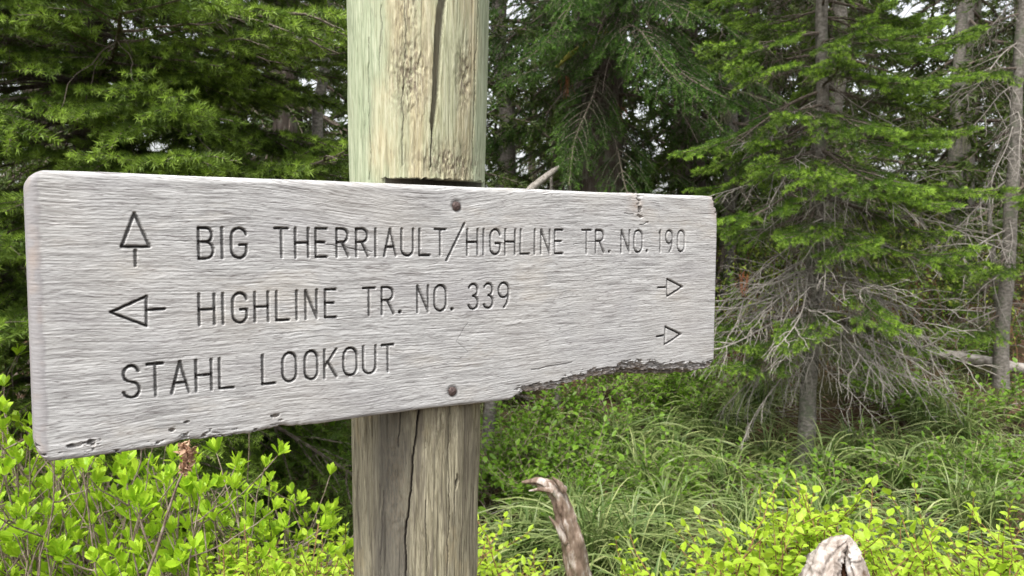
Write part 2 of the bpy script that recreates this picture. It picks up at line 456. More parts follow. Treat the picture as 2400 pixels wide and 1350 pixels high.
    # broken lower layer right
    low = np.maximum(sstep(1.0, -1.0, Bv - f2[None]), sstep(.8, -.8, Bv - f3[None]))
    Z -= low * (13 + 6 * fbm(A / 9, W / 2.4, 64, 3))
    # fine checks
    def seg(x0, y0, x1, y1, wob=0., sd=1):
        px = A[js, is_]; py = Bv[js, is_]
        if wob: py = py + wob * (noise(px / 6, px * 0, sd) - .5); px = px + wob * (noise(py / 4, py * 0, sd + 1) - .5)
        dx, dy = x1 - x0, y1 - y0; L = dx * dx + dy * dy + 1e-9
        tt = np.clip(((px - x0) * dx + (py - y0) * dy) / L, 0, 1)
        return np.hypot(px - x0 - tt * dx, py - y0 - tt * dy)
    gro = np.zeros((nr, nc))
    D = np.full((nr, nc), 99.0)
    GV = np.zeros((nr, nc))
    for pl, hw in STROKES:
        for (x0, y0), (x1, y1) in zip(pl[:-1], pl[1:]):
            i0, i1 = np.searchsorted(a, [min(x0, x1) - 4, max(x0, x1) + 4])
            j0 = int(np.clip((min(y0, y1) - 12) / B_H * nr - 4, 0, nr)); j1 = int(np.clip((max(y0, y1) + 12) / B_H * nr + 4, 0, nr))
            js, is_ = slice(j0, j1), slice(i0, i1)
            d = seg(x0, y0, x1, y1) - (hw - 1.38)
            horiz = abs(x1 - x0) / (math.hypot(x1 - x0, y1 - y0) + 1e-6)
            v = np.where(d < 2.2, .62 + .45 * horiz, 0)
            better = d < D[js, is_]
            GV[js, is_] = np.where(better | (v > GV[js, is_]), np.where(d < 2.2, np.maximum(v, np.where(better, 0, GV[js, is_])), GV[js, is_]), GV[js, is_])
            D[js, is_] = np.minimum(D[js, is_], d)
    hwv = 1.28 + .5 * (noise(A / 5, W / 1.4, 71) - .5)
    gm = sstep(hwv + .45, hwv - .35, D)
    Z -= gm * (2.5 + .5 * noise(A / 4, W / 1.5, 72))
    gro = sstep(hwv + .25, hwv - .6, D) * np.clip(GV, 0, 1)
    for x0, y0, x1, y1, w_, dp in ((413, 90, 398, 71, .06, .5), (398, 70, 413, 58, .06, .4),
                                   (666, 200, 680, 203, .5, 1.2), (640, 214, 655, 213, .4, 1.0), (560, 176, 600, 180, .3, .7), (250, 178, 300, 170, .35, .9), (500, 30, 560, 34, .4, .9)):
        i0, i1 = np.searchsorted(a, [min(x0, x1) - 5, max(x0, x1) + 5])
        j0 = max(0, int((min(y0, y1) - 12) / B_H * nr)); j1 = int((max(y0, y1) + 12) / B_H * nr)
        js, is_ = slice(j0, j1), slice(i0, i1)
        d = seg(x0, y0, x1, y1, 1.6, 80)
        m_ = sstep(w_ + .4, w_ - .1, d)
        Z[js, is_] -= m_ * dp; gro[js, is_] = np.maximum(gro[js, is_], m_ * .6)
    gro = np.maximum(gro, .62 * pit * sstep(.52, .30, noise(A / 3, W / 1.2, 73)))
    gro = np.maximum(gro, .40 * low * sstep(.55, .35, noise(A / 6, W / 1.5, 79))); 
    # nail dimples
    for nx, ny in NAILS:
        d = np.hypot(A - nx, Bv - ny); Z -= 1.0 * sstep(9, 5.0, d); gro = np.maximum(gro, .55 * sstep(7.2, 5.6, d))
    rot = np.maximum(.9 * sstep(24, 4, e_r) * sstep(40, 8, e_t), .28 * sstep(12, 3, A) * sstep(.4, .7, noise(A / 8, Bv / 9, 75)))
    rot = np.maximum(rot, .5 * np.exp(-((A - 662) / 14) ** 2) * sstep(205, 225, Bv)); rot = np.maximum(rot, .4 * pit)
    V = np.stack([A, Bv, Z], -1).reshape(-1, 3) / 1000
    F = grid_faces(nr, nc)
    # side walls and back
    idx = np.arange(nr * nc).reshape(nr, nc)
    loop = np.concatenate([idx[0, :-1], idx[:-1, -1], idx[-1, :0:-1], idx[:0:-1, 0]])
    P = V[loop]; n = len(loop); rings = [P]
    zz = [-.024, -.028, -.033, -.037, -.040, -.042]
    for q, z in enumerate(zz):
        Q = P.copy(); f = [1, 1, 1, 1, .997, .99][q]
        Q[:, 0] = (Q[:, 0] - .405) * f + .405; Q[:, 1] = (Q[:, 1] - .12) * f + .12
        u = np.arange(n)
        Q[:, 1] += .0012 * (noise(P[:, 0] * 300, P[:, 0] * 0 + q * .8, 90) - .5)
        Q[:, 2] = np.minimum(z, P[:, 2] - .0004 * (q + 1))
        rings.append(Q)
    extra = np.concatenate(rings[1:]); base = len(V)
    V = np.concatenate([V, extra, [[.405, .12, -.042]]])
    fl = []
    ar = np.arange(n); nx_ = (ar + 1) % n
    prev = loop; 
    for q in range(len(zz)):
        cur = base + q * n + ar
        fl.append(np.stack([prev, cur, cur[nx_], prev[nx_]], -1)); prev = cur
    c = len(V) - 1
    F = np.concatenate([F] + fl)
    # back fan as quads with a repeated middle is avoided: pair up neighbours
    m = n // 2 * 2
    fb = np.stack([np.full(m // 2, c), prev[2:m + 1:2] if m < n else np.append(prev[2::2], prev[0]), prev[1:m:2], prev[0:m:2]], -1)
    F = np.concatenate([F, fb])
    pad = len(V) - nr * nc
    ext = lambda x, v: np.concatenate([x.reshape(-1), np.full(pad, v)])
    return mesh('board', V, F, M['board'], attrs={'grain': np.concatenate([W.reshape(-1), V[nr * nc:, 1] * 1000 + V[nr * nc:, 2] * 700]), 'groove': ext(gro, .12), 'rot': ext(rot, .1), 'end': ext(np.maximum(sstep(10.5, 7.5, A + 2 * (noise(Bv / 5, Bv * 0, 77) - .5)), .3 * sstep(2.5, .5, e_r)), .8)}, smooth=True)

NAILS = [(398.6, 218.1), (393.8, 16.1)]
BM = Matrix(((BD[0], 0, BN[0], B_O[0]), (BD[1], 0, BN[1], B_O[1]), (BD[2], 1, BN[2], B_O[2]), (0, 0, 0, 1)))
sign = obj('trail_sign', None, mat=BM, label='weathered grey wooden trail sign board with carved lettering and arrows, nailed to the post', category='sign')
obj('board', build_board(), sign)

def nail_mesh():
    prof = [(0, 2.3), (1.5, 2.25), (3.2, 2.0), (4.3, 1.5), (4.9, .8), (5.1, -.2), (4.8, -1.2), (1.6, -1.5), (1.6, -8)]
    n = 28; V = []
    for i, (r, z) in enumerate(prof):
        for k in range(n):
            q = 2 * math.pi * k / n
            rr = r * (1 + .05 * math.sin(3 * q + 1) + .03 * math.sin(7 * q))
            V.append((rr * math.cos(q) / 1000, rr * math.sin(q) / 1000, (z + .25 * math.sin(2 * q + i)) / 1000))
    return mesh('nail', V, grid_faces(len(prof), n, True), M['nail'], smooth=True)
nm = nail_mesh()
for nx, ny in NAILS:
    obj('nail', nm, sign, loc=(nx / 1000, ny / 1000, -.0008))

# ------------------------------------------------------------------ the post
P_AX = B_O + BD * .396 - BN * .090
def build_post():
    xc, yc = P_AX[0], P_AX[1]
    f = np.linspace(-math.pi / 2 * 1.12, math.pi / 2 * 1.12, 400)
    b = np.linspace(f[-1], 2 * math.pi + f[0], 42)[1:-1]
    al = np.concatenate([f, b])                                # 0 faces -Y, + towards +X
    zt = B_TL[2] + .0075; zb = B_O[2] - .002
    z_f = np.linspace(1.07, 1.86, 620)
    z = np.concatenate([np.linspace(-.15, 1.06, 14), z_f[z_f < zb], [zb - 1e-5, zb + 1e-5], z_f[(z_f > zb) & (z_f < zt)], [zt - 1e-5, zt + 1e-5], z_f[z_f > zt], np.linspace(1.88, 2.32, 10)])
    A, Z = np.meshgrid(al, z)
    Rr = .0755 + (Z - 1.12) * .0095 + .0012 * (noise(Z * 6 + 5, Z * 0, 12) - .5)
    Rr = Rr + .0028 * np.cos(2 * (A - .4)) * .5
    s = A * .077
    lo = sstep(1.50, 1.35, Z)
    wx = s + .006 * (fbm(s * 20, Z * 3.0, 14) - .5)
    g = fbm(wx * 700, Z * 9, 15, 2)
    g2 = noise(wx * 230, Z * 7, 16)
    dsp = -(.0007 + .0006 * lo) * sstep(.45, .12, g) - (.0008 + .0012 * lo) * sstep(.4, .1, g2)
    dsp += .0022 * (fbm(s * 45, Z * 10, 17) - .5) + .0030 * lo * (fbm(s * 60, Z * 12, 18, 3) - .5)
    # spalls near the notch and on the face
    def blob(px, py, ra, rz): return np.exp(-((A - px2a(px)) / ra) ** 2 - ((Z - py2z(py)) / rz) ** 2)
    def px2a(px): return math.asin(max(-1, min(1, (px - 977) / 160))) + .118
    def py2z(py): return 1.5 + (548 - py) / 1884 * .872
    rough = np.maximum(np.maximum(blob(1050, 395, .55, .018), blob(960, 200, .25, .045)), np.maximum(blob(1075, 190, .14, .035), .6 * blob(955, 60, .2, .04)))
    rough = np.maximum(rough, .5 * blob(930, 1160, .2, .08)); rough = np.maximum(rough, .45 * blob(1030, 1010, .35, .035))
    rn = fbm(s * 420, Z * 110, 19, 3); rn2 = fbm(s * 130, Z * 30, 20, 2)
    sp_ = rough * sstep(.60, .40, rn2)
    dsp -= sp_ * .0012 + rough * .0022 * sstep(.56, .34, rn)
    crk = np.zeros_like(A)
    def crack(pts, w, dp, sd, dark=1.0, wob=1.0):
        nonlocal dsp, crk
        py = np.array([p[1] for p in pts], float); px = np.array([p[0] for p in pts], float)
        zz = np.array([py2z(q) for q in py])[::-1]; aa = np.array([px2a(q) for q in px])[::-1]
        ww = np.atleast_1d(np.array(w, float)); ww = np.interp(np.linspace(0, 1, len(pts)), np.linspace(0, 1, len(ww)), ww)[::-1]
        ac = np.interp(Z, zz, aa) + wob * (.03 * (noise(Z * 60, Z * 0, sd) - .5) + .012 * (noise(Z * 350, Z * 0, sd + 1) - .5))
        wd_ = np.interp(Z, zz, ww) / 1000
        inside = (Z > zz[0] - .002) & (Z < zz[-1] + .002)
        d = np.abs(A - ac) * .077
        m_ = sstep(wd_ + .0004, np.maximum(wd_ - .0004, 0), d) * inside
        dsp = dsp - m_ * dp; crk = np.maximum(crk, m_ * dark)
    crack([(1031, -420), (1031, -120), (1030, 0), (1022, 60), (1018, 120), (1014, 220), (1008, 300), (1006, 330)], [4.6, 4.6, 4.4, 4.2, 3.9, 3.4, 2.4, .6], .010, 101, .62, .22)
    crack([(1006, 320), (1005, 400)], [.5, .35], .004, 103, 1, .4)
    crack([(872, 110), (871, 250), (874, 340), (871, 430)], [.25, .45], .004, 105, .85)
    crack([(1100, -60), (1103, 40), (1099, 180), (1097, 300), (1099, 410)], [.5, .6, .5], .004, 107, .9)
    crack([(948, -50), (949, 120), (943, 260), (946, 400)], [.3], .003, 109, .6)
    crack([(900, 40), (896, 180)], [.3], .002, 111, .6)
    crack([(983, 972), (978, 1040), (969, 1090), (963, 1180), (954, 1260), (954, 1420)], [1.1, .8, .7, .7, .9, .6], .008, 113)
    crack([(942, 985), (938, 1060)], [.4], .004, 115, .8)
    crack([(1054, 965), (1052, 1100), (1055, 1200), (1050, 1400)], [.35], .004, 117, .7)
    crack([(1071, 1145), (1070, 1160), (1069, 1180)], [.5, 2.0, .4], .010, 119)
    crack([(1068, 1180), (1066, 1240)], [.35], .003, 121, .8)
    crack([(835, 1000), (838, 1400)], [.4], .003, 123, .5)
    crack([(900, 1180), (893, 1400)], [.4], .003, 125, .5)
    crack([(1000, 1200), (1003, 1400)], [.3], .003, 127, .5)
    Rr = Rr + dsp
    an = math.atan2(BN[0], -BN[1])
    plane = .0435 / np.maximum(np.cos(A - an), 1e-3)
    plane = np.where(np.cos(A - an) > .05, plane, 9) + .0006 * (noise(s * 500, Z * 60, 130) - .5)
    notch = (Z > zb) & (Z < zt)
    Rr = np.where(notch, np.minimum(Rr, plane), Rr)
    notch_shade = notch & (plane < .075)  # notch face, coloured dark to paint in its shade
    ragz = .0025 * (noise(al * 24, al * 0, 131) - .3) + .0015 * (noise(al * 70, al * 0, 132) - .5)
    Zo = Z.copy()
    near = np.exp(-np.abs(Z - zt) / .004)
    Zo += near * ragz[None] * (np.cos(A - an) > .4)
    lean = .0042 / .30 * (Z - 1.35) * .6
    V = np.stack([xc + lean + Rr * np.sin(A), yc - Rr * np.cos(A), Zo], -1).reshape(-1, 3)
    F = grid_faces(len(z), len(al), True)
    nv = len(V)
    top = nv - len(al)
    V = np.concatenate([V, [[xc + .01, yc, 2.33]]])
    m = len(al)
    ar = top + np.arange(m)
    fb = np.stack([ar[0:m:2], ar[1:m:2], np.roll(ar, -2)[0:m:2], np.full(len(ar[0:m:2]), nv)], -1)
    F = np.concatenate([F, fb])
    edge = np.clip(np.abs(A - .118) / 1.45, 0, 1.4)
    green = .36 + .62 * sstep(.35, .95, edge) + .30 * sstep(.0, -.6, A) - .3 * np.exp(-((A - .35) / .45) ** 2) + .6 * (fbm(s * 30, Z * 5, 141) - .5)
    streak = np.exp(-((A + .25) / .35) ** 2)
    e = lambda x: np.append(x.reshape(-1), 0)
    V[:, 0] -= xc; V[:, 1] -= yc
    return mesh('signpost', V, F, M['post'], attrs={'green': e(green), 'lower': e(.12 + .88 * sstep(1.47, 1.40, Z)), 'streak': e(streak), 'spall': e(np.clip(rough * 1.1, 0, 1)), 'crack': e(np.maximum(crk, .8 * notch_shade))}, smooth=True)
post = obj('signpost', build_post(), loc=(P_AX[0], P_AX[1], 0), label='round weathered wooden post with green tinge and a long split, notched behind the sign', category='post')
print('board+post', round(time.time() - T0, 1))

# ------------------------------------------------------------------ conifer branches
def rotpaths(dirxy):  # unit direction in plane
    return dirxy / np.linalg.norm(dirxy, axis=-1, keepdims=True)

def needles(P, live, pitch, ln, wd, rng, tip0, zb=.35, fwd=.75):
    """P (n,k,3) twig paths; returns V, F, attr of needle triangles"""
    n, k, _ = P.shape
    if n == 0: return np.zeros((0, 3)), np.zeros((0, 3), int), np.zeros(0)
    L = np.linalg.norm(np.diff(P, axis=1), axis=2)               # n,k-1
    tot = L.sum(1) * live
    cnt = np.maximum((tot / pitch).astype(int), 0)
    ti = np.repeat(np.arange(n), cnt)
    m = len(ti)
    u = rng.random(m) * (k - 1)
    i = np.minimum(u.astype(int), k - 2); f = u - i
    p0 = P[ti, i]; p1 = P[ti, i + 1]
    p = p0 + (p1 - p0) * f[:, None]
    T = unit(p1 - p0)
    r = rng.normal(size=(m, 3)); r[:, 2] += zb
    r = unit(r - (r * T).sum(1, keepdims=True) * T)
    d = unit(r * .9 + T * fwd * (0.6 + .8 * rng.random((m, 1))))
    l = ln * (.7 + .5 * rng.random(m))[:, None] * np.where(u / (k - 1) > .93, .8, 1)[:, None]
    w = unit(np.cross(d, rng.normal(size=(m, 3)))) * wd * .5
    V = np.stack([p - w, p + w, p + d * l], 1).reshape(-1, 3)
    F = np.arange(3 * m).reshape(-1, 3)
    s = u / (k - 1)
    a = np.clip(tip0[ti] * (sstep(.30, .90, s)) + .10 * rng.random(m), 0, 1)
    return V, F, np.repeat(a, 3)

def make_branch(seed, L=1.2, droop=.25, lift=.12, bare=.25, sp=.05, sub=.038, nl=.021, nw=.0022, pitch=.0016, drape=.15, tw=.42, subon=True, wr=.009, dead=False, tipamt=.6, ang=(55, 30), fine_bare=14, kz=0.0):
    rng = np.random.default_rng(seed)
    K = 16
    t = np.linspace(0, 1, K)
    ph = rng.random(4) * 6
    def main(t):
        t = np.asarray(t)
        return np.stack([L * t * (1 - .04 * t), L * (.05 * np.sin(2.2 * t + ph[0]) - .05 * math.sin(ph[0]) + .012 * np.sin(9 * t + ph[1])),
                         L * (-droop * t ** 1.5 + lift * t ** 3.2 + .012 * np.sin(8 * t + ph[2]) - .012 * math.sin(ph[2]))], -1)
    wood = Acc(); nd = Acc()
    MP = main(t)
    V, F = tubes(MP[None], (wr * (1 - .85 * t) + .0012)[None], 6); wood.add(V, F)
    # second order
    ts = np.arange(bare * .55, .985, sp / L); n2 = len(ts)
    ts = np.clip(ts + rng.normal(size=n2) * sp / L * .3, .03, .99)
    side = np.where(np.arange(n2) % 2, 1, -1)
    an = np.radians(ang[0] + (ang[1] - ang[0]) * ts + rng.normal(size=n2) * 7) * side
    l2 = np.minimum(tw * L * (1 - ts) ** .8 + .07, tw * L) * (.65 + .5 * rng.random(n2)) * np.where(ts < bare, .8, 1)
    base = main(ts); tan = unit(main(np.clip(ts + .01, 0, 1.1)) - main(ts - .01))
    yaw0 = np.arctan2(tan[:, 1], tan[:, 0]); yw = yaw0 + an
    k2 = 7; s = np.linspace(0, 1, k2)
    curl = -side * np.radians(22) * s[:, None].T.reshape(1, k2).repeat(n2, 0) .T.T if False else -side[:, None] * np.radians(20) * s[None]
    dirs = np.stack([np.cos(yw[:, None] + curl), np.sin(yw[:, None] + curl), np.zeros((n2, k2))], -1)
    slope = tan[:, 2] * .6 + rng.normal(size=n2) * .10
    dirs[..., 2] = slope[:, None] - drape * (.4 + 2.2 * s[None]) * (.6 + .8 * rng.random((n2, 1)))
    dirs += rng.normal(size=(n2, k2, 3)) * (.06 if not dead else .16)
    step = unit(dirs) * (l2 / (k2 - 1))[:, None, None]
    P2 = base[:, None] + np.concatenate([np.zeros((n2, 1, 3)), np.cumsum(step[:, :-1], 1)], 1)
    r2 = (.0035 * (l2 / (.3))[:, None] ** .5 * (1 - .75 * s[None]) + .0006)
    V, F = tubes(P2, r2, 4); wood.add(V, F)
    alive2 = (rng.random(n2) < .96) & (ts > bare)
    tip2 = np.clip(tipamt * (.4 + .9 * rng.random(n2)), 0, 1)
    if not dead:
        nd.add(*needles(P2, alive2 * 1.0, pitch, nl, nw, rng, tip2))
        mm = t > bare; nd.add(*needles(MP[mm][None], np.array([1.]), pitch, nl, nw, rng, np.array([tipamt])))
    # third order
    if subon:
        rows = []; 
        for j in range(n2):
            m = int(l2[j] / sub)
            for q in range(1, m + 1):
                uu = q / (m + 1) + rng.normal() * .02
                if uu < .12: continue
                rows.append((j, uu, 1 if q % 2 else -1))
        if rows:
            J = np.array([r[0] for r in rows]); U = np.clip(np.array([r[1] for r in rows]), .05, .97); Sd = np.array([r[2] for r in rows])
            ii = np.minimum((U * (k2 - 1)).astype(int), k2 - 2); ff = (U * (k2 - 1) - ii)[:, None]
            b3 = P2[J, ii] * (1 - ff) + P2[J, ii + 1] * ff
            t3 = unit(P2[J, ii + 1] - P2[J, ii])
            y3 = np.arctan2(t3[:, 1], t3[:, 0]) + Sd * np.radians(46 + rng.normal(size=len(J)) * 9)
            l3 = np.minimum(.42 * l2[J] * (1 - U) + .03, .13) * (.7 + .6 * rng.random(len(J)))
            k3 = 4; s3 = np.linspace(0, 1, k3)
            d3 = np.stack([np.cos(y3), np.sin(y3), t3[:, 2] * .7 + rng.normal(size=len(J)) * .12], -1)[:, None] * np.ones((1, k3, 1))
            d3[..., 2] -= drape * (.5 + 1.5 * s3[None])
            d3 += rng.normal(size=d3.shape) * (.05 if not dead else .22)
            st = unit(d3) * (l3 / (k3 - 1))[:, None, None]
            P3 = b3[:, None] + np.concatenate([np.zeros((len(J), 1, 3)), np.cumsum(st[:, :-1], 1)], 1)
            V, F = tubes(P3, (.0011 - .0006 * s3)[None].repeat(len(J), 0) * (1.6 if dead else 1), 3); wood.add(V, F)
            if not dead:
                lv = (ts[J] > bare) & (rng.random(len(J)) < .95) & ((U > .22) | (ts[J] > .6)) & alive2[J]
                nd.add(*needles(P3, lv * 1.0, pitch, nl * .92, nw, rng, np.clip(tip2[J] * (.3 + 1.1 * rng.random(len(J))), 0, 1)))
    if fine_bare:
        n = fine_bare; tb = rng.random(n) * .7 * L / L; k = 7; s = np.linspace(0, 1, k)
        yb = rng.random(n) * 6.28; lb = .08 + .22 * rng.random(n)
        d = np.stack([np.cos(yb) * .7 + .4, np.sin(yb) * .7, -.5 - .6 * rng.random(n)], -1)[:, None] + rng.normal(size=(n, k, 3)) * .35
        d[..., 2] -= .5 * s[None]
        st = unit(d) * (lb / (k - 1))[:, None, None]
        Pb = main(tb)[:, None] + np.concatenate([np.zeros((n, 1, 3)), np.cumsum(st[:, :-1], 1)], 1)
        V, F = tubes(Pb, (.0018 - .0011 * s)[None].repeat(n, 0), 3); wood.add(V, F)
    return wood, nd

def trunk_mesh(name, mat, h, r0, seed, bend=.05, top=.012, sides=20, flare=.35, n=60):
    z = np.linspace(-.25, h, n)
    f = np.clip(z / h, 0, 1)
    r = r0 * (1 - f) ** .85 + top + flare * r0 * np.exp(-np.maximum(z, 0) / .12)
    cx = bend * (noise(z * .9, z * 0, seed) - .5) * np.minimum(np.maximum(z, 0), 1.5) + .015 * (noise(z * 4, z * 0, seed + 1) - .5)
    cy = bend * (noise(z * .9, z * 0, seed + 2) - .5) * np.minimum(np.maximum(z, 0), 1.5)
    th = np.arange(sides) / sides * 2 * np.pi
    TH, Z = np.meshgrid(th, z)
    RR = r[:, None] * (1 + .14 * (fbm(TH * 3.0 * 1.0, Z * 5, seed + 3) - .5) + .18 * (noise(TH * 2.5, Z * 14, seed + 4) - .5))
    V = np.stack([cx[:, None] + RR * np.cos(TH), cy[:, None] + RR * np.sin(TH), Z], -1).reshape(-1, 3)
    me = mesh(name, V, grid_faces(n, sides, True), mat, smooth=True)
    return me, lambda q: (np.interp(q, z, cx), np.interp(q, z, cy))

def branch_pair(seed, wmat, nmat, **kw):
    w, nd = make_branch(seed, **kw)
    return w.mesh('branch', wmat, attr='x'), (nd.mesh('needles', nmat) if nd.V else None)

def bm(az, el, roll, sc, loc):
    return Matrix.Translation(loc) @ Matrix.Rotation(az, 4, 'Z') @ Matrix.Rotation(-el, 4, 'Y') @ Matrix.Rotation(roll, 4, 'X') @ Matrix.Scale(sc, 4)

def conifer(name, x, y, h, r0, bark, seed, live, specs, label, lean=(0, 0), group=None, category='tree', dead=None, tr=None, bend=.05):
    """live: branch mesh pairs; specs: list of (height, azimuth deg, elevation deg, scale, index)"""
    root = obj(name, None, loc=(x, y, float(gh(x, y))), label=label, category=category, group=group)
    root.rotation_euler = (lean[0], lean[1], 0)
    tme, cen = trunk_mesh('trunk', bark, h, r0, seed, bend)
    obj('trunk', tme, root)
    rng = np.random.default_rng(seed)
    for hz, az, el, sc, ix in specs:
        cx, cy = cen(hz)
        m_ = bm(R(az + (rng.normal() * 10 if ix < 0 else 0)), R(el), rng.normal() * (.15 if ix >= 0 else .6), sc * (1 if ix >= 0 else .7 + .45 * rng.random()), (float(cx), float(cy), hz))
        wme, nme = live[ix % len(live)] if ix >= 0 else dead[(-ix - 1) % len(dead)]
        b = obj('branch' if ix >= 0 else 'dead_branch', wme, root, mat=m_)
        if nme is not None:
            obj('needles', nme, b, kind='stuff')
    return root

FIRA = [branch_pair(100 + i, M['twig'], M['fir1'], L=1.25, droop=.16 + .06 * i, lift=.16, bare=.18, sp=.042, sub=.034, drape=.10, tw=.42, tipamt=.6, pitch=.0011, nw=.0030, nl=.023) for i in range(4)]
FIRC = [branch_pair(200 + i, M['twig'], M['fir3'], L=.95, droop=.12 + .07 * i, lift=.20, bare=.26, sp=.046, sub=.034, drape=.10, tw=.42, tipamt=.8, pitch=.0011, fine_bare=20, nl=.025, nw=.0034) for i in range(4)]
SPRU = [branch_pair(300 + i, M['twig'], M['spruce'], L=1.7, droop=.42 + .10 * i, lift=.05, bare=.15, sp=.055, sub=.05, drape=.55, tw=.30, tipamt=.6, pitch=.0016, nl=.020, nw=.0042, ang=(65, 40)) for i in range(3)]
DEAD = [branch_pair(400 + i, M['deadwood'], None, L=1.0, droop=.10 + .16 * i, lift=.12 - .05 * i, bare=.1, sp=.085, sub=.06, drape=.25 + .1 * i, tw=.55, dead=True, fine_bare=12, wr=.006, ang=(70, 35)) for i in range(4)]
print('branches', round(time.time() - T0, 1), sum(len(b.polygons) for p in FIRA + FIRC + SPRU + DEAD for b in p if b))

def specs_for(seed, z0, z1, n, elev=(5, -15), scale=(1.0, .6), wob=.12, k=4, azs=None):
    rng = np.random.default_rng(seed); out = []
    for i in range(n):
        f = (i + .5) / n
        az = (i * 137.5 + rng.normal() * 15) % 360 if azs is None else azs[0] + (azs[1] - azs[0]) * rng.random()
        out.append((z0 + (z1 - z0) * f + rng.normal() * .03, az, elev[1] + (elev[0] - elev[1]) * f + rng.normal() * 7, (scale[0] + (scale[1] - scale[0]) * f) * (1 + wob * rng.normal()), int(rng.integers(0, k))))
    return out

# near fir on the left, its boughs reaching behind the left half of the sign
conifer('fir_tree', -1.95, 3.75, 7.5, .085, M['bark_dark'], 11, FIRA,
        specs_for(1, .5, 4.4, 110, (12, -8), (1.2, .95)) + specs_for(21, .9, 2.9, 46, (8, -8), (1.3, 1.15), azs=(215, 375)),
        'large olive green fir whose boughs fill the view above the left half of the sign')
# tall dark hemlock right of the post
conifer('hemlock_tree', .84, 7.4, 13, .20, M['bark_dark'], 12, SPRU,
        specs_for(2, 2.0, 7.5, 74, (8, -2), (1.15, 1.0), k=3) + specs_for(22, 2.4, 4.6, 16, (8, 0), (1.15, 1.2), azs=(190, 350), k=3) + [(2.9, 245, 8, 1.15, 0), (3.3, 285, 5, 1.15, 1), (3.0, 205, 6, 1.1, 2), (3.7, 262, 0, 1.2, 1), (2.6, 225, 10, .85, 0)],
        'tall dark green hemlock with drooping sprays and a thick trunk, just right of the post')
# slender fir on the right
sp3 = specs_for(3, 1.6, 4.6, 70, (12, -10), (.86, .72)) + specs_for(23, 1.35, 2.9, 17, (6, -14), (.92, .8), azs=(180, 370)) + specs_for(24, 1.1, 1.5, 3, (0, -16), (.85, .9), azs=(170, 380))
sp3 += [(z, a, e, s, -1 - i) for i, (z, a, e, s) in enumerate([
    (1.28, 200, -8, .85), (1.18, 160, -20, .7), (1.05, 215, -25, .6), (1.0, 330, -12, .9), (.92, 345, -22, .95), (.95, 20, -15, .8), (.85, 250, -30, .6),
    (1.35, 185, -5, .8), (1.12, 310, -18, .9), (.8, 300, -30, .7), (1.45, 350, -25, .8), (1.5, 230, -30, .5), (1.6, 10, -30, .7), (1.75, 195, -35, .7), (1.9, 335, -35, .8), (.78, 190, -20, .7),
    (2.0, 270, -40, .5), (1.25, 280, -30, .5), (1.5, 170, -20, 1.0), (1.3, 210, -15, .9), (1.15, 190, -10, 1.05), (1.0, 200, -5, .95), (1.6, 320, -25, 1.1), (1.4, 340, -15, 1.2), (1.2, 0, -12, 1.2), (1.05, 325, -12, 1.15), (1.7, 240, -40, .6), (1.8, 300, -40, .7), (2.3, 200, -30, .8), (2.4, 345, -30, .8), (2.1, 190, -30, .8), (1.9, 20, -25, 1.0), (1.1, 235, -25, .7), (.9, 175, -10, .9)])]
sp3 += [(.92, 188, -4, .85, 1), (.84, 204, -2, .75, 3), (1.0, 176, -6, .8, 0), (.9, 222, -6, .6, 2)]
sp3 += [(.75, 320, -20, .5, 1), (1.0, 10, -10, .6, 0), (1.05, 350, -15, .8, 2)]
rq = np.random.default_rng(31)
sp3 += [(.85 + 1.2 * rq.random(), 150 + 240 * rq.random(), -32 + 34 * rq.random(), .6 + .5 * rq.random(), -1 - int(rq.integers(4))) for q in range(14)]
conifer('fir_tree', 1.80, 4.85, 5.4, .040, M['bark_grey'], 13, FIRC, sp3,
        'slender fir with bright branch tips and bare grey lower twigs, right of the sign', lean=(0, .015), dead=DEAD)
# crooked grey trunk near the right edge, mostly bare
sp4 = [(z, a, e, s, -1 - i) for i, (z, a, e, s) in enumerate([(1.2, 190, -20, .9), (1.6, 170, -35, .9), (2.0, 215, -30, .8), (2.3, 180, -40, .9), (.9, 200, -25, .8), (2.6, 200, -30, .8), (.6, 185, -10, .8), (2.1, 250, -20, .7), (1.3, 240, -40, .7), (3.0, 190, -40, .9)])]
sp4 += [(z, a, e, s, i) for i, (z, a, e, s) in enumerate([(1.0, 230, -10, .8), (1.5, 250, -5, .8), (2.4, 220, -5, .9), (2.8, 170, -10, .9), (3.2, 200, 0, .9), (3.2, 260, 0, .9), (3.6, 220, 0, 1.0), (3.5, 150, 0, 1.0), (.55, 215, -8, .9)])]
conifer('half_bare_fir', 3.75, 6.1, 6.5, .042, M['bark_grey'], 14, FIRC, sp4,
        'thin half bare fir with hanging grey dead branches, by the right edge of the picture', dead=DEAD)
sp5 = [(.35, 200, 10, .6, 0), (.5, 240, 20, .5, 1), (.42, 300, 15, .6, 2), (.6, 180, 30, .5, 3), (.7, 260, 35, .6, 0), (.55, 170, 10, .6, 2), (.3, 190, 0, .5, -1), (.45, 270, 0, .5, -2)]
conifer('young_fir', 4.12, 6.75, 1.3, .035, M['bark_grey'], 15, FIRC, sp5,
        'short crooked young fir with a pale trunk above the fallen log, far right', dead=DEAD, bend=.35)

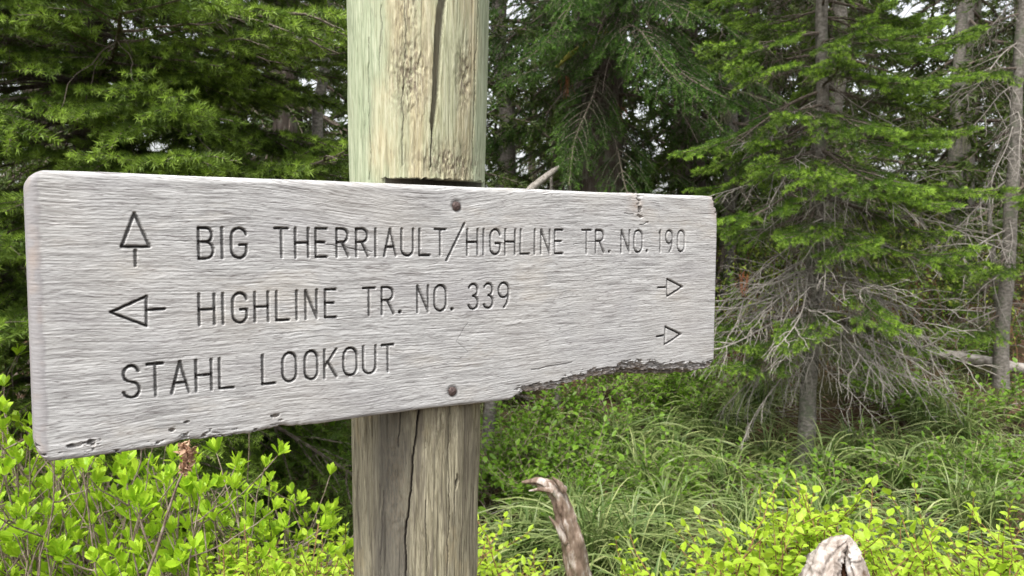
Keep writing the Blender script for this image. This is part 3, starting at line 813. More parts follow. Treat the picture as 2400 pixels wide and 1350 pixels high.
# ------------------------------------------------------------------ forest behind
def crown_mesh(seed, h, n, zb, lmax, nmat):
    rng = np.random.default_rng(seed); acc = Acc(); wacc = Acc()
    kinds = [make_branch(seed * 31 + i, L=1.0, droop=.3, lift=.1, bare=.2, sp=.10, subon=False, nl=.062, nw=.016, pitch=.0085, drape=.35, tw=.45, tipamt=.35, fine_bare=6, wr=.012) for i in range(3)]
    arr = [(w.get(), d.get()) for w, d in kinds]
    for i in range(n):
        f = ((i + .5) / n) ** .9; z = zb + (h - zb) * f
        (wv, wf, wa), (nv, nf, na) = arr[rng.integers(3)]
        s = lmax * (1 - f) ** .7 * (.75 + .5 * rng.random()) + .2
        m_ = np.array(bm(i * 2.4 + rng.normal() * .3, R(4 - 14 * (1 - f) + rng.normal() * 8), 0, s, (0, 0, z)))
        tf = lambda v: v @ m_[:3, :3].T + m_[:3, 3]
        acc.add(tf(nv), nf, na)
        wacc.add(tf(wv), wf)
    return wacc.mesh('boughs', M['twig'], attr='x'), acc.mesh('crown', nmat)
BT = []
for i, (h, n, zb, lm, r0) in enumerate(((11, 100, .9, 1.8, .14), (9, 88, .5, 1.6, .10), (13, 95, 1.6, 1.9, .17), (7, 72, .3, 1.3, .07))):
    bmsh, cmsh = crown_mesh(50 + i, h, n, zb, lm, M['backfol'])
    tm, _ = trunk_mesh('trunk', M['bark_dark'] if i % 2 == 0 else M['bark_grey'], h, r0, 60 + i, .12, n=40, sides=12)
    BT.append((tm, bmsh, cmsh))
print('crowns', round(time.time() - T0, 1), sum(len(b.polygons) for p in BT for b in p))
rng = np.random.default_rng(77)
spots = [(-3.4, 6.2, 1), (-2.0, 7.0, 0), (-.75, 6.9, 3), (-4.6, 8.2, 2), (-3.1, 9.0, 0), (-1.5, 9.4, 2), (-.1, 9.8, 1), (.9, 11.5, 0), (2.1, 9.6, 2), (3.3, 10.4, 3), (4.9, 8.8, 1), (5.9, 10.5, 0), (2.8, 13, 1), (4.3, 13.5, 2), (7.2, 13, 1), (3.05, 7.9, 3), (2.2, 8.3, 3), (4.9, 7.3, 3)]
for yy, nn, hw in ((14.5, 8, 11), (18, 9, 14), (23, 10, 18), (29, 11, 22)):
    for q in range(nn):
        spots.append(((-1 + 2 * (q + .5) / nn) * hw + rng.normal() * .6, yy + rng.normal() * .9, int(rng.integers(4))))
for x, y, k in spots:
    px_ = 1200 + 1884 * x / y
    lab, grp = (('dark conifer in the forest beyond the big fir left of the post', 'conifers of the forest behind the left fir') if px_ < 820 else ('dark conifer in the forest beyond the drooping hemlock', 'conifers of the forest behind the hemlock') if px_ < 1650 else ('dark conifer in the forest beyond the slender fir at the right', 'conifers of the forest behind the right fir'))
    root = obj('forest_conifer', None, loc=(x, y, float(gh(x, y)) - .05), label=lab, category='tree', group=grp)
    root.rotation_euler = (rng.normal() * .02, rng.normal() * .02, rng.random() * 6.28)
    sc = .85 + .3 * rng.random(); root.scale = (sc, sc, sc)
    tm, b_, c_ = BT[k]
    obj('trunk', tm, root); obj('boughs', b_, root, kind='stuff'); obj('crown', c_, root, kind='stuff')

# ------------------------------------------------------------------ leaves and shrubs
def leaf_mesh(name, mat, w=.42, fold=.25, curl=.25, nx=5, ovate=.45, seed=0):
    rng = np.random.default_rng(seed)
    x = np.linspace(0, 1, nx)
    hw = w * .5 * np.sin(np.pi * np.clip(x, 0, 1) ** ovate) ** .8 if ovate != 1 else w * .5 * np.sin(np.pi * x)
    hw[0] = .02; hw[-1] = .004
    z = -curl * x ** 2 + .02 * rng.normal(size=nx)
    V = []; A = []
    for i in range(nx):
        V += [(x[i], -hw[i], z[i] + fold * hw[i]), (x[i], 0, z[i]), (x[i], hw[i], z[i] + fold * hw[i])]
        A += [.5, .1, .5]
    F = grid_faces(nx, 3)
    return np.array(V), F, np.array(A)
def mk_leaves(mat, n, **kw):
    out = []
    for i in range(n):
        k = dict(kw); rr = np.random.default_rng(i + 5)
        k['curl'] = kw.get('curl', .2) + rr.normal() * .12; k['w'] = kw.get('w', .42) * (1 + .12 * rr.normal())
        V, F, A = leaf_mesh('leaf', mat, seed=i, **k)
        out.append((V, F, A, mesh('leaf', V, F, mat, attrs={'tip': A}, smooth=True)))
    return out
LEAF_W = mk_leaves(M['leafA'], 5, w=.46, fold=.35, curl=-.12, ovate=1.45)      # whorls, widest beyond the middle
LEAF_H = mk_leaves(M['leafB'], 5, w=.58, fold=.30, curl=.18, ovate=.85)        # ovate leaves
LEAF_S = mk_leaves(M['leafC'], 4, w=.55, fold=.30, curl=.15, ovate=.9)

def frames(d, up):
    d = unit(d); y = unit(np.cross(up, d)); z = np.cross(d, y)
    return np.stack([d, y, z], -1)

def shrub(name, label, base, tips, kind, seed, nparts=120, group=None, scale=1.0, stem='greystem', leafset=None, spread=.12, side=3):
    """base (x,y); tips: list of world points that the leading shoots reach"""
    rng = np.random.default_rng(seed)
    bx, by = base; bz = float(gh(bx, by))
    O = np.array([bx, by, bz])
    root = obj(name, None, loc=tuple(O), label=label, category='shrub', group=group)
    tips = np.array(tips, float); n = len(tips); k = 10
    s = np.linspace(0, 1, k)
    st = O + np.stack([rng.normal(size=n) * spread, rng.normal(size=n) * spread, -.02 * np.ones(n)], -1)
    mid = (st + tips) / 2; mid[:, 2] += rng.normal(size=n) * .07 - .02; mid[:, :2] += rng.normal(size=(n, 2)) * .13
    P = ((1 - s)[None, :, None] ** 2 * st[:, None] + 2 * (s * (1 - s))[None, :, None] * mid[:, None] + (s ** 2)[None, :, None] * tips[:, None])
    P[:, 1:-1] += rng.normal(size=(n, k - 2, 3)) * .006
    wood = Acc()
    V, F = tubes(P - O, (.0030 * scale * (1 - .7 * s) + .0007)[None].repeat(n, 0), 5); wood.add(V, F)
    # side shoots
    J = np.repeat(np.arange(n), side); m = len(J)
    U = .45 + .5 * rng.random(m)
    ii = (U * (k - 1)).astype(int); ff = (U * (k - 1) - ii)[:, None]
    b = P[J, ii] * (1 - ff) + P[J, ii + 1] * ff
    T = unit(P[J, ii + 1] - P[J, ii])
    dd = unit(T * .45 + rng.normal(size=(m, 3)) * np.array([.8, .8, .25]) + np.array([0, 0, .12]))
    ln = (.08 + .17 * rng.random(m)) * scale
    k2 = 6; s2 = np.linspace(0, 1, k2)
    Q = b[:, None] + dd[:, None] * (ln[:, None] * s2[None])[..., None]
    Q[..., 2] += (.25 * ln[:, None] * s2[None] ** 2)
    Q[:, 1:] += rng.normal(size=(m, k2 - 1, 3)) * .003
    V, F = tubes(Q - O, (.0016 * (1 - .6 * s2) + .0004)[None].repeat(m, 0), 4); wood.add(V, F)
    obj('stems', wood.mesh('stems', M[stem], attr='x'), root)
    LM = []
    if kind == 'whorl':
        for pth in list(P) + list(Q):
            for back in ((1.0, 0.0) if len(pth) == k else (1.0,)):
                e = pth[-1] if back else pth[-3]
                ax = unit(pth[-1] - pth[-2] + np.array([0, 0, .02]))
                nl = int(rng.integers(6, 9)); ph = rng.random() * 6.3; L0 = (.030 + .016 * rng.random()) * scale * (1 if back else .8)
                A_ = unit(np.cross(ax, [1, .2, 0])); B_ = np.cross(ax, A_)
                for q in range(nl):
                    an = ph + q * 2.4; el = R(28 + 40 * q / nl + rng.normal() * 8)
                    rad = A_ * math.cos(an) + B_ * math.sin(an)
                    d = rad * math.cos(el) + ax * math.sin(el)
                    LM.append((e + ax * .002 * q, d, ax * .9 - rad * .4 + rng.normal(size=3) * .15, L0 * (1 - .25 * q / nl) * (.85 + .3 * rng.random())))
    else:
        for pth, a0 in [(p, .45) for p in P] + [(q, .1) for q in Q]:
            L = np.linalg.norm(pth[-1] - pth[0]) * (1 - a0); nn = max(3, int(L / (.014 * scale)))
            for q in range(nn + 1):
                u = min(a0 + (1 - a0) * q / nn, .999) * (len(pth) - 1); i = int(u); f = u - i
                e = pth[i] * (1 - f) + pth[i + 1] * f; ax = unit(pth[i + 1] - pth[i])
                sd = unit(np.cross(ax, [0, 0, 1.]) + 1e-4) * (1 if q % 2 else -1)
                d = sd * .9 + ax * (.5 if q < nn else 3) + rng.normal(size=3) * .28
                LM.append((e, d, np.array([0, 0, 1.]) + rng.normal(size=3) * .35, (.017 + .022 * rng.random()) * scale))
    ls = leafset
    pos = np.array([l[0] for l in LM]); D = np.array([l[1] for l in LM]); UP = np.array([l[2] for l in LM]); SZ = np.array([l[3] for l in LM])
    FR = frames(D, UP) * SZ[:, None, None]
    # apparent size decides which leaves are parts of their own
    x = pos[:, 0] / pos[:, 1] * 1884 + 1200; y = 548 - (pos[:, 2] - 1.5) / pos[:, 1] * 1884
    vis = (x > -20) & (x < 2420) & (y < 1370) & (pos[:, 1] > .3)
    score = SZ / pos[:, 1] * np.where(vis, 1, .01) * (1 + .0 * y) + .002 * (pos[:, 2] - pos[:, 2].min())
    order = np.argsort(-score)
    np_ = min(nparts, int(vis.sum()))
    for j in order[:np_]:
        m4 = np.eye(4); m4[:3, :3] = FR[j]; m4[:3, 3] = pos[j] - O
        obj('leaf', ls[j % len(ls)][3], root, mat=Matrix(m4.tolist()))
    rest = order[np_:]
    acc = Acc()
    for v in range(len(ls)):
        sel = rest[rest % len(ls) == v]
        if len(sel) == 0: continue
        V, F, A, _ = ls[v]
        VV = np.einsum('nij,kj->nki', FR[sel], V) + (pos[sel] - O)[:, None]
        FF = (F[None] + (np.arange(len(sel)) * len(V))[:, None, None]).reshape(-1, 4)
        acc.add(VV.reshape(-1, 3), FF, np.clip(np.tile(A, len(sel)) + np.repeat(rng.random(len(sel)) * .5, len(V)), 0, 1))
    if acc.V:
        obj('foliage', acc.mesh('foliage', ls[0][3].materials[0], smooth=True), root, kind='stuff')
    return root

def tip_cloud(seed, n, px, top, Y, depth, drop, lower=35):
    """shoot tips over the photograph's columns px, at forward distance Y..Y+depth, hanging up to `drop` metres below the outline `top`"""
    rng = np.random.default_rng(seed); out = []
    for i in range(n):
        x = px[0] + (px[1] - px[0]) * (i + rng.random()) / n; yy = Y + depth * rng.random()
        p = scr(x, float(np.interp(x, *top)) + lower, yy); p[2] -= drop * rng.random() ** 1.2
        out.append(p)
    return out
TOPL = ([-150, 0, 60, 160, 300, 430, 560, 640, 760, 830], [860, 900, 960, 1050, 1060, 1050, 1060, 1075, 1100, 1150])
def wsh(seed, px, Y, depth, drop, n, label, base, parts=110, sc=1.0):
    return shrub('leafy_shrub', label, base, tip_cloud(seed, n, px, TOPL, Y, depth, drop), 'whorl', seed, parts, 'whorled shrubs below the sign', sc, 'greystem', LEAF_W)
wsh(501, (-120, 130), 1.75, .5, .42, 54, 'bright green whorled shrub at the lower left corner, rising beside the end of the sign', (-1.15, 2.0))
wsh(502, (110, 330), 1.7, .45, .42, 52, 'bright green whorled shrub under the left corner of the sign', (-.85, 1.95))
wsh(503, (310, 520), 1.75, .45, .42, 50, 'bright green whorled shrub round the stem of the dried seed stalk', (-.68, 2.0))
wsh(504, (500, 720), 1.9, .5, .5, 42, 'bright green whorled shrub below the sign, nearest the left side of the post', (-.55, 2.2))
wsh(505, (-60, 420), 2.35, .5, .35, 44, 'whorled shrub half hidden behind the leafy shoots at lower left', (-1.2, 2.7), 70, 1.05)

def hsh(seed, px, top, Y, depth, drop, n, label, base, parts=110, sc=1.0, side=4, nm='huckleberry_shrub', ls=None, stem='redstem', grp='yellow green leafed shrubs low in the clearing'):
    return shrub(nm, label, base, tip_cloud(seed, n, px, top, Y, depth, drop, 75), 'alt', seed, parts, grp, sc, stem, ls or LEAF_H, side=side)
TL2 = ([380, 520, 640, 760, 830], [1290, 1215, 1185, 1150, 1140])
hsh(511, (400, 640), TL2, 1.65, .4, .30, 36, 'low yellow green shrub with small leaves in front of the whorled shrubs', (-.6, 1.85), 90, .72)
hsh(512, (620, 850), TL2, 1.6, .5, .35, 40, 'low yellow green shrub with small leaves touching the left side of the post', (-.45, 1.85), 100, .72)
TC = ([1080, 1130, 1200, 1260, 1400, 1480, 1560, 1640], [1120, 1120, 1210, 1290, 1310, 1250, 1290, 1280])
hsh(513, (1085, 1240), TC, 2.2, .5, .3, 22, 'yellow green shrub just right of the post', (-.02, 2.4), 80, .9)
hsh(514, (1430, 1620), TC, 1.9, .4, .25, 26, 'low yellow green shrub between the broken snag and the split stump', (.35, 2.1), 80, .85)
TR_ = ([1640, 1700, 1770, 1800, 1850, 1885, 1930, 1960, 2010, 2060, 2090, 2130, 2160, 2230, 2290, 2340, 2420, 2500], [1280, 1210, 1230, 1140, 1085, 1075, 1110, 1200, 1120, 1190, 1180, 1125, 1145, 1190, 1175, 1230, 1210, 1190])
hsh(515, (1640, 1800), TR_, 1.95, .4, .32, 36, 'yellow green shrub left of the split stump at lower right', (.75, 2.25), 110)
hsh(516, (1770, 1990), TR_, 2.0, .35, .32, 42, 'tallest yellow green shrub, rising behind the split stump', (.95, 2.3), 130)
hsh(517, (1980, 2200), TR_, 1.95, .4, .36, 46, 'yellow green shrub with reddish twigs just right of the split stump', (1.15, 2.25), 130)
hsh(518, (2180, 2460), TR_, 1.9, .45, .36, 48, 'yellow green shrub filling the lower right corner', (1.4, 2.2), 130)
# darker undergrowth plants farther back
rng = np.random.default_rng(88)
SMALL = 'small green shrubs on the shaded forest floor'
for i, (px, Y, hh, w) in enumerate([(1430, 5.3, .45, .4), (1510, 5.5, .5, .4), (1590, 5.4, .5, .5), (1680, 5.6, .5, .4), (1750, 5.9, .55, .5), (1640, 6.2, .6, .5), (2050, 5.9, .5, .5), (2150, 5.5, .4, .4), (1150, 3.9, .35, .4), (1230, 4.3, .4, .5), (1320, 4.2, .3, .5), (1380, 3.9, .25, .4), (1500, 4.2, .25, .4), (1640, 4.4, .3, .4), (1900, 4.1, .3, .4), (2200, 4.2, .3, .5), (2350, 4.4, .3, .4), (1180, 4.6, .35, .3), (1270, 5.2, .4, .35), (1360, 4.9, .3, .3), (1225, 6.2, .5, .4), (1420, 6.0, .55, .4), (1540, 6.6, .5, .4), (700, 3.8, .5, .4), (600, 4.3, .6, .4), (480, 3.6, .55, .4), (330, 3.6, .5, .4), (160, 3.2, .6, .4), (20, 3.0, .75, .4),
                                    (-60, 3.3, 1.0, .4), (1680, 6.9, .6, .5), (1790, 7.6, .8, .5), (2050, 7.4, .6, .5), (2230, 7.2, .5, .5), (2330, 6.6, .35, .4), (2380, 5.4, .35, .4), (1760, 9.2, .9, .6), (2150, 9.0, .9, .6), (1620, 8.6, .9, .5), (1950, 9.8, .9, .6), (2350, 9.2, .9, .6), (900, 5.0, .5, .4)]):
    x = (px - 1200) / 1884 * Y; z = float(gh(x, Y)); n = 12
    tips = [(x + rng.normal() * w * .5, Y + rng.normal() * w * .4, z + hh * (.35 + .65 * rng.random())) for q in range(n)]
    shrub('undergrowth_shrub', 'small leafy shrub in the shade of the forest edge', (x, Y), tips, 'alt', 600 + i, 0, SMALL, 1.25, 'greystem', LEAF_S, side=5)
print('shrubs', round(time.time() - T0, 1))

# ------------------------------------------------------------------ grass, litter
def blades(cx, cy, n, ln, wd, rng, spread=.05, droop=1.0, k=8):
    az = rng.random(n) * 6.283; L = ln * (.55 + .6 * rng.random(n)); s = np.linspace(0, 1, k)
    out = .25 + .75 * rng.random(n)
    hx = L[:, None] * (out[:, None] * (.25 * s + .75 * s ** 2)) * .8
    hz = L[:, None] * (s * 1.0 - droop * (.35 + .5 * out[:, None]) * s ** 2.1) * .95
    px = cx + rng.normal(size=n) * spread; py = cy + rng.normal(size=n) * spread
    pz = gh(px, py) - .01
    bend = rng.normal(size=n) * .35
    ca = np.cos(az[:, None] + bend[:, None] * s); sa = np.sin(az[:, None] + bend[:, None] * s)
    P = np.stack([px[:, None] + hx * ca, py[:, None] + hx * sa, pz[:, None] + hz], -1)
    W = np.stack([-sa, ca, np.zeros_like(sa)], -1) * (wd * (1 - s ** 2.5) * .5 + .0003)[None, :, None]
    W[..., 2] += rng.normal(size=(n, 1)) * wd * .2
    V = np.stack([P - W, P + W], 2).reshape(n, -1, 3)
    F = (grid_faces(k, 2)[None] + (np.arange(n) * 2 * k)[:, None, None]).reshape(-1, 4)
    a = np.clip(-.1 + .6 * rng.random(n)[:, None] + .3 * s[None] ** 2 + (rng.random(n)[:, None] > .93) * .6, 0, 1) * np.ones((n, k))
    return V.reshape(-1, 3), F, np.repeat(a, 2, axis=1).reshape(-1)
rng = np.random.default_rng(99); g = Acc()
hand = [(1450, 5.0, 1.2), (1530, 4.7, 1.2), (1380, 4.5, 1.0), (1610, 4.9, 1.1), (1430, 3.3, 1.3), (1470, 2.9, 1.2), (1560, 3.3, 1.1), (1650, 3.6, 1.1), (1340, 3.6, 1.0), (1260, 3.5, .9), (1180, 3.2, .8), (1720, 4.3, 1.1), (1800, 4.9, 1.0),
        (1520, 5.6, 1.1), (1620, 5.7, 1.1), (1700, 5.3, 1.2), (1780, 5.6, 1.1), (2130, 5.6, 1.1), (2240, 5.5, 1.1), (1990, 4.7, 1.2), (2080, 4.9, 1.2), (2170, 4.4, 1.1), (2280, 4.5, 1.1), (2360, 3.9, 1.1), (2250, 3.5, 1.0), (1950, 3.8, 1.0), (1830, 3.7, 1.0), (2100, 3.4, 1.0), (2390, 4.8, 1.0), (760, 3.3, .9), (690, 3.5, .8), (800, 2.9, .8)]
for px, Y, sc in hand:
    for q in range(2):
        x = (px - 1200) / 1884 * Y + rng.normal() * .10; y = Y + rng.normal() * .12
        g.add(*blades(x, y, 110, .66 * sc, .0068, rng, .03))
for q in range(70):
    Y = 2.5 + 4.6 * rng.random(); px = 1050 + 1450 * rng.random() if rng.random() < .8 else 1100 * rng.random()
    g.add(*blades((px - 1200) / 1884 * Y, Y, 42, .40, .0046, rng, .09))
obj('beargrass', g.mesh('beargrass', M['grass'], smooth=True), kind='stuff', label='arching tufts of green beargrass in the clearing right of the post')
# needles, chips and small twigs on the ground
n = 9000; Y = 2.2 + 8 * rng.random(n) ** 1.2; X = (rng.random(n) * 2700 - 1350) / 1884 * Y
P = np.stack([X, Y, gh(X, Y) + .004], -1); a = rng.random(n) * 6.28; L = .02 + .05 * rng.random(n)
D = np.stack([np.cos(a), np.sin(a), rng.normal(size=n) * .15], -1) * L[:, None]; W = np.stack([-np.sin(a), np.cos(a), rng.normal(size=n) * .3], -1) * (.004 + .008 * rng.random(n))[:, None]
V = np.stack([P - W * .5, P + D * .5 - W, P + D, P + D * .5 + W], 1).reshape(-1, 3); V[:, 2] += .006
obj('forest_litter', mesh('forest_litter', V, np.arange(4 * n).reshape(-1, 4), M['husk'], attrs={'tip': np.repeat(rng.random(n) * .4, 4)}), kind='stuff', label='reddish brown needle litter and bark chips')
n = 700; k = 6; Y = 2.6 + 6.5 * rng.random(n); X = (rng.random(n) * 2600 - 1300) / 1884 * Y; s = np.linspace(0, 1, k); a = rng.random(n) * 6.28; L = .15 + .5 * rng.random(n)
P = np.stack([X[:, None] + np.cos(a)[:, None] * L[:, None] * s, Y[:, None] + np.sin(a)[:, None] * L[:, None] * s, (gh(X, Y) + .02)[:, None] + (rng.random(n) * .35 - .05)[:, None] * L[:, None] * s], -1) + rng.normal(size=(n, k, 3)) * .006
V, F = tubes(P, (.0035 - .0022 * s)[None].repeat(n, 0) * (.5 + rng.random(n))[:, None], 4)
obj('fallen_twigs', mesh('fallen_twigs', V, F, M['deadwood'], smooth=True), kind='stuff', label='grey fallen twigs scattered on the ground')
# tangle of thin brush on the slope beyond the right fir
br = Acc(); lv = Acc(); n = 520; k = 6
Y = 6.3 + 6.5 * rng.random(n); X = (1500 + 1000 * rng.random(n) - 1200) / 1884 * Y; s = np.linspace(0, 1, k)
H = .3 + .55 * rng.random(n)
P = np.stack([X[:, None] + rng.normal(size=(n, 1)) * .25 * s, Y[:, None] + rng.normal(size=(n, 1)) * .2 * s, gh(X, Y)[:, None] + H[:, None] * s], -1) + rng.normal(size=(n, k, 3)) * .012
V, F = tubes(P, (.004 - .0025 * s)[None].repeat(n, 0), 3)
obj('brush_stems', mesh('brush_stems', V, F, M['redstem'], smooth=True), kind='stuff', label='thin reddish brush stems on the slope behind the right hand fir')
m = 16; C = np.repeat(P[:, -1], m, 0) + rng.normal(size=(n * m, 3)) * np.array([.12, .12, .12]); D = rng.normal(size=(n * m, 3)); FR = frames(D, rng.normal(size=(n * m, 3)) * .6 + np.array([0, 0, 1])) * (.028 + .02 * rng.random(n * m))[:, None, None]
V0, F0, A0 = leaf_mesh('', None, w=.55, nx=3, ovate=1, curl=.1)
VV = (np.einsum('nij,kj->nki', FR, V0) + C[:, None]).reshape(-1, 3); FF = (F0[None] + (np.arange(n * m) * len(V0))[:, None, None]).reshape(-1, 4)
obj('brush_foliage', mesh('brush_foliage', VV, FF, M['brush'], attrs={'tip': np.repeat(rng.random(n * m) * .7, len(V0))}), kind='stuff', label='pale green brush leaves covering the slope behind the right hand fir')

# ------------------------------------------------------------------ dead wood
def gnarl(path, rad, seed, ell=1.0, rough=.25, split=None, sides=36, n=90, zs=10):
    P = np.array(path, float); t = np.linspace(0, 1, len(P)); u = np.linspace(0, 1, n)
    # smooth the path
    Q = np.stack([np.interp(u, t, P[:, i]) for i in range(3)], -1); Rr = np.interp(u, t, rad)
    for _ in range(6):
        Q[1:-1] = (Q[:-2] + Q[1:-1] * 2 + Q[2:]) / 4
    T = unit(np.gradient(Q, axis=0)); A = unit(np.cross(T, np.tile([0.03, 1., 0.02], (n, 1)))); B = np.cross(T, A)
    th = np.arange(sides) / sides * 2 * np.pi; TH, U = np.meshgrid(th, u)
    q = TH / 6.283
    rr = Rr[:, None] * (1 + rough * (fbm(np.cos(TH) * 2.2 + 5, np.sin(TH) * 2.2 + U * zs * .25, seed) - .5) * 2 + rough * .6 * (noise(TH * 3.2, U * zs, seed + 1) - .5))
    for a0, w, d, u0, u1 in (split or []):
        dd = np.abs((TH - a0 - .25 * np.sin(U * 7) + math.pi) % (2 * math.pi) - math.pi)
        rr *= 1 - d * sstep(w, w * .3, dd) * sstep(u0, u0 + .1, U) * sstep(u1, u1 - .08, U)
    V = Q[:, None] + rr[..., None] * (A[:, None] * np.cos(TH)[..., None] * ell + B[:, None] * np.sin(TH)[..., None])
    V = V.reshape(-1, 3); V = np.concatenate([V, [Q[-1] + T[-1] * rad[-1] * .8]])
    F = grid_faces(n, sides, True); nv = len(V) - 1; m = nv - sides + np.arange(sides)
    fb = np.stack([m[0::2], m[1::2], np.roll(m, -2)[0::2], np.full(sides // 2, nv)], -1)
    return V, np.concatenate([F, fb])
Ys = 2.45
pp = [scr(1400, 1900, Ys), scr(1392, 1500, Ys), scr(1362, 1350, Ys), scr(1345, 1270, Ys), scr(1325, 1215, Ys), scr(1312, 1165, Ys), scr(1292, 1138, Ys), scr(1262, 1127, Ys), scr(1226, 1130, Ys + .02)]
sb = pp[0].copy(); sb[2] = float(gh(sb[0], sb[1]))
V, F = gnarl([np.array([sb[0] + .03, sb[1], sb[2] - .1])] + pp[1:], [.058, .046, .040, .037, .034, .026, .019, .013, .004], 700, split=[(1.0, .45, .55, .35, .98), (4.2, .3, .3, .1, .8)], rough=.30, zs=34, n=150)
sn = obj('broken_snag', mesh('broken_snag', V - sb, F, M['snag'], smooth=True), loc=tuple(sb), label='weathered broken snag whose splintered tip hooks to the left, right of the post', category='snag')
# splinters of the snag
for q, (a, b_, r_) in enumerate([((1298, 1150), (1242, 1150), .010), ((1325, 1150), (1296, 1118), .012), ((1330, 1270), (1290, 1210), .012)]):
    p0 = scr(a[0], a[1], Ys - .02); p1 = scr(b_[0], b_[1], Ys - .03)
    V, F = gnarl([p0, (p0 * .5 + p1 * .5) + np.array([0, 0, .006]), p1], [r_, r_ * .7, .002], 710 + q, rough=.4, sides=12, n=20)
    obj('splinter', mesh('splinter', V - sb, F, M['snag'], smooth=True), sn)

so_ = scr(1955, 1350, 1.78); bz = float(gh(so_[0], so_[1])); so_[2] = bz
stump = obj('split_stump', None, loc=tuple(so_), label='split hollow stump with bleached jagged wood slabs meeting in a point, lower right', category='stump')
def slab(name, pts, rad, mat, seed, ell, rough, split=None):
    P = [np.array(p) for p in pts]; b = P[0].copy(); b[2] = bz - .1
    b[0] = so_[0] + (b[0] - so_[0]) * .9
    V, F = gnarl([b] + P, [rad[0] * 1.15] + rad, seed, ell=ell, rough=rough, sides=40, n=150, zs=46, split=split)
    return obj(name, mesh(name, V - so_, F, M[mat], smooth=True), stump)
slab('slab', [scr(1890, 1560, 1.74), scr(1905, 1420, 1.74), scr(1918, 1350, 1.74), scr(1940, 1305, 1.745), scr(1962, 1275, 1.75), scr(1986, 1257, 1.75)], [.060, .055, .050, .040, .026, .010], 'stump', 771, .75, .34, [(1.6, .35, .4, .3, 1.1), (3.4, .3, .3, .3, 1.1)])
slab('slab', [scr(2040, 1560, 1.73), scr(2030, 1420, 1.73), scr(2018, 1350, 1.735), scr(2006, 1305, 1.74), scr(1996, 1275, 1.745), scr(1986, 1254, 1.75)], [.034, .030, .024, .019, .014, .008], 'stump', 772, 1.0, .36, [(.6, .3, .4, .3, 1.1)])
slab('shaded_hollow_core', [scr(1975, 1560, 1.80), scr(1975, 1420, 1.80), scr(1975, 1350, 1.80), scr(1978, 1310, 1.79), scr(1985, 1285, 1.78)], [.075, .07, .06, .036, .012], 'rotten_shade', 773, 1.0, .45)  # back wall of the hollow, coloured dark to stand for its shade

pl = [scr(1770, 735, 7.3), scr(1950, 765, 7.0), scr(2150, 815, 6.6), scr(2300, 838, 6.3), scr(2480, 875, 6.0)]
V, F = gnarl(pl, [.026, .034, .038, .042, .046], 730, rough=.16, sides=20, n=110, zs=60)
c0 = pl[2]
lg = obj('fallen_log', mesh('fallen_log', V - c0, F, M['birch'], smooth=True), loc=tuple(c0), label='pale patchy fallen log lying across the brush at the right', category='log')

# dead saplings and poles in the shade
def pole(name, label, cat, pts, rad, mat, seed, group=None, rough=.14):
    pts = [np.array(p, float) for p in pts]; o = pts[0].copy()
    V, F = gnarl(pts, rad, seed, rough=rough, sides=14, n=70, zs=40)
    return obj(name, mesh(name, V - o, F, M[mat], smooth=True), loc=tuple(o), label=label, category=cat, group=group)
def gp(px, Y): x = (px - 1200) / 1884 * Y; return np.array([x, Y, float(gh(x, Y)) - .05])
pole('thin_trunk', 'thin grey trunk in the shade just right of the post below the sign', 'trunk', [gp(1140, 5.3), scr(1150, 960, 5.3), scr(1165, 780, 5.4), scr(1180, 640, 5.5), scr(1190, 520, 5.6)], [.05, .042, .036, .028, .010], 'bark_grey', 751)
pole('thin_trunk', 'slim brown trunk standing below the ragged lower edge of the sign', 'trunk', [gp(1308, 6.1), scr(1310, 960, 6.1), scr(1300, 700, 6.1), scr(1290, 400, 6.2)], [.030, .026, .022, .01], 'bark_grey', 752)
pole('dead_trunk', 'twisted pale dead trunk left of the top of the post', 'trunk', [gp(700, 4.9), scr(725, 800, 4.9), scr(748, 420, 4.9), scr(740, 250, 4.9), scr(762, 160, 4.9), scr(752, 60, 4.9), scr(790, -60, 4.95), scr(800, -300, 5)], [.05, .045, .036, .033, .031, .028, .024, .01], 'bark_grey', 753)
pole('leaning_pole', 'pale dead pole leaning up to the right just above the sign, right of the post', 'pole', [scr(1190, 500, 5.9), scr(1245, 440, 6.0), scr(1290, 405, 6.1), scr(1312, 388, 6.15)], [.03, .028, .024, .012], 'deadwood', 754)
pole('dead_trunk', 'broad pale grey trunk behind the slender fir at the right', 'trunk', [gp(2225, 8.2), scr(2230, 600, 8.2), scr(2240, 300, 8.2), scr(2255, -100, 8.4)], [.09, .075, .065, .05], 'bark_grey', 755)
pole('dead_trunk', 'grey trunk seen beyond the right end of the sign', 'trunk', [gp(1745, 8.8), scr(1745, 600, 8.8), scr(1750, 300, 8.8), scr(1760, -100, 8.9)], [.085, .075, .065, .05], 'bark_grey', 756)
hem = bpy.data.objects['hemlock_tree']
for q, pts in enumerate(([(1420, 70), (1375, 98), (1340, 120), (1318, 140), (1306, 152), (1288, 168)],)):
    P = [scr(x, y, 6.9) for x, y in pts]; V, F = gnarl(P, [.020, .018, .019, .015, .012, .005], 760 + q, rough=.6, sides=12, n=40)
    o = np.array(hem.location); obj('lichen_branch', mesh('lichen_branch', V - o, F, M['lichen_y'], smooth=True), hem)

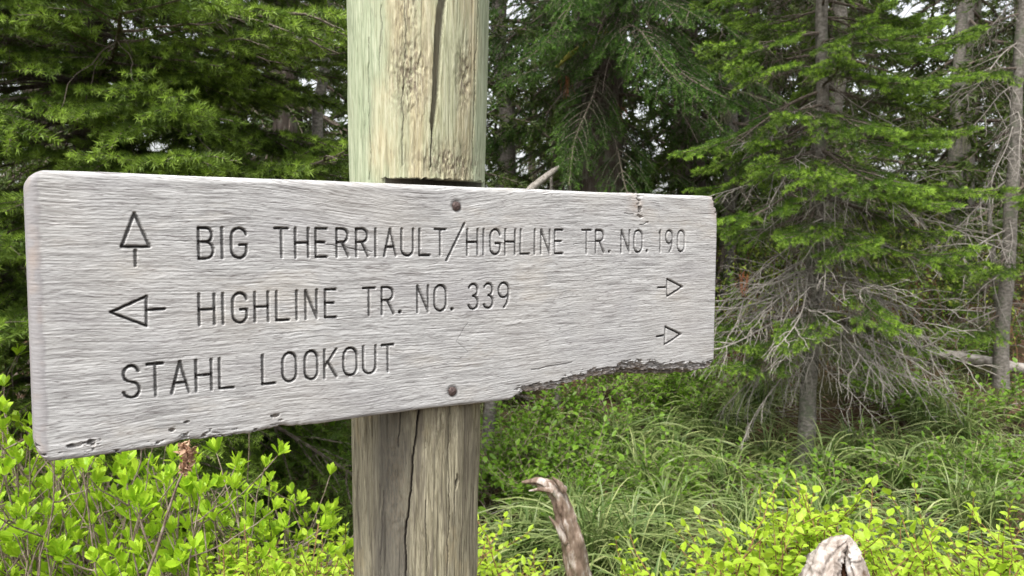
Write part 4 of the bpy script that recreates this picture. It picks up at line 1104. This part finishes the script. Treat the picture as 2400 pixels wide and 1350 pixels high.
# dried flower stalk in front of the left shrubs
p = [scr(300, 1500, 1.5), scr(345, 1360, 1.5), scr(372, 1290, 1.5), scr(398, 1200, 1.5), scr(418, 1140, 1.5), scr(432, 1110, 1.5), scr(447, 1070, 1.5), scr(430, 1048, 1.5)]
g0 = p[0].copy(); g0[2] = float(gh(g0[0], g0[1])); pth = [g0 + np.array([-.05, 0, 0])] + p
V, F = gnarl(pth, [.0035, .0032, .003, .0029, .0026, .0023, .002, .0018, .0012], 740, rough=.12, sides=8, n=60)
ds = obj('dried_flower_stalk', None, loc=tuple(g0), label='dried brown seed stalk leaning up to the bottom edge of the sign', category='dead stalk')
obj('stalk', mesh('stalk', V - g0, F, M['greystem'], smooth=True), ds)
n = 150; u = rng.random(n); c = np.stack([np.interp(u, [0, .6, 1], [p[5][i], p[6][i], p[7][i]]) for i in range(3)], -1) + rng.normal(size=(n, 3)) * .0045
FR = frames(rng.normal(size=(n, 3)) + np.array([0, 0, .3]), rng.normal(size=(n, 3))) * (.006 + .008 * rng.random(n))[:, None, None]
V0, F0, A0 = leaf_mesh('', None, w=.6, nx=4, ovate=1, curl=.8, fold=.8)
VV = (np.einsum('nij,kj->nki', FR, V0) + (c - g0)[:, None]).reshape(-1, 3); FF = (F0[None] + (np.arange(n) * len(V0))[:, None, None]).reshape(-1, 4)
obj('seed_head', mesh('seed_head', VV, FF, M['husk'], attrs={'tip': np.repeat(rng.random(n), len(V0))}, smooth=True), ds, kind='stuff')
tri = sum(sum(max(1, pg - 2) * c_ for pg, c_ in ((4, 0),)) for _ in ())
for q, (px, py, Y, h_) in enumerate([(1325, 180, 6.8, .16), (1455, 250, 6.9, .12), (1690, 235, 5.6, .20), (1705, 225, 5.6, .17), (30, 520, 3.1, .14), (50, 540, 3.1, .12), (2250, 300, 5.6, .2), (1740, 640, 4.6, .12)]):
    rr = np.random.default_rng(800 + q); n = 16; k = 8; s_ = np.linspace(0, 1, k); o = scr(px, py, Y)
    P = rr.normal(size=(n, 1, 3)) * np.array([.02, .02, .01]) + np.concatenate([np.zeros((n, k, 2)), (-h_ * s_[None] * (.5 + .6 * rr.random((n, 1))))[..., None]], -1) + np.cumsum(rr.normal(size=(n, k, 3)) * .006, 1)
    V, F = tubes(P, np.full((n, k), .0011), 3)
    host = min((ob for ob in bpy.data.objects if ob.parent is None and ob.get('category') == 'tree' and ob.name.startswith(('fir_tree', 'hemlock', 'half'))), key=lambda ob: (ob.location.x - o[0]) ** 2 + (ob.location.y - o[1]) ** 2)
    m_inv = np.array(host.matrix_basis.inverted()); V = V + o; V = V @ m_inv[:3, :3].T + m_inv[:3, 3]
    obj('hanging_lichen', mesh('hanging_lichen', V, F, M['lichen'] if q > 1 and q != 7 else M['redneedle'], smooth=True), host, kind='stuff')
print('total', round(time.time() - T0, 1), 'mesh faces', sum(len(m_.polygons) for m_ in bpy.data.meshes))
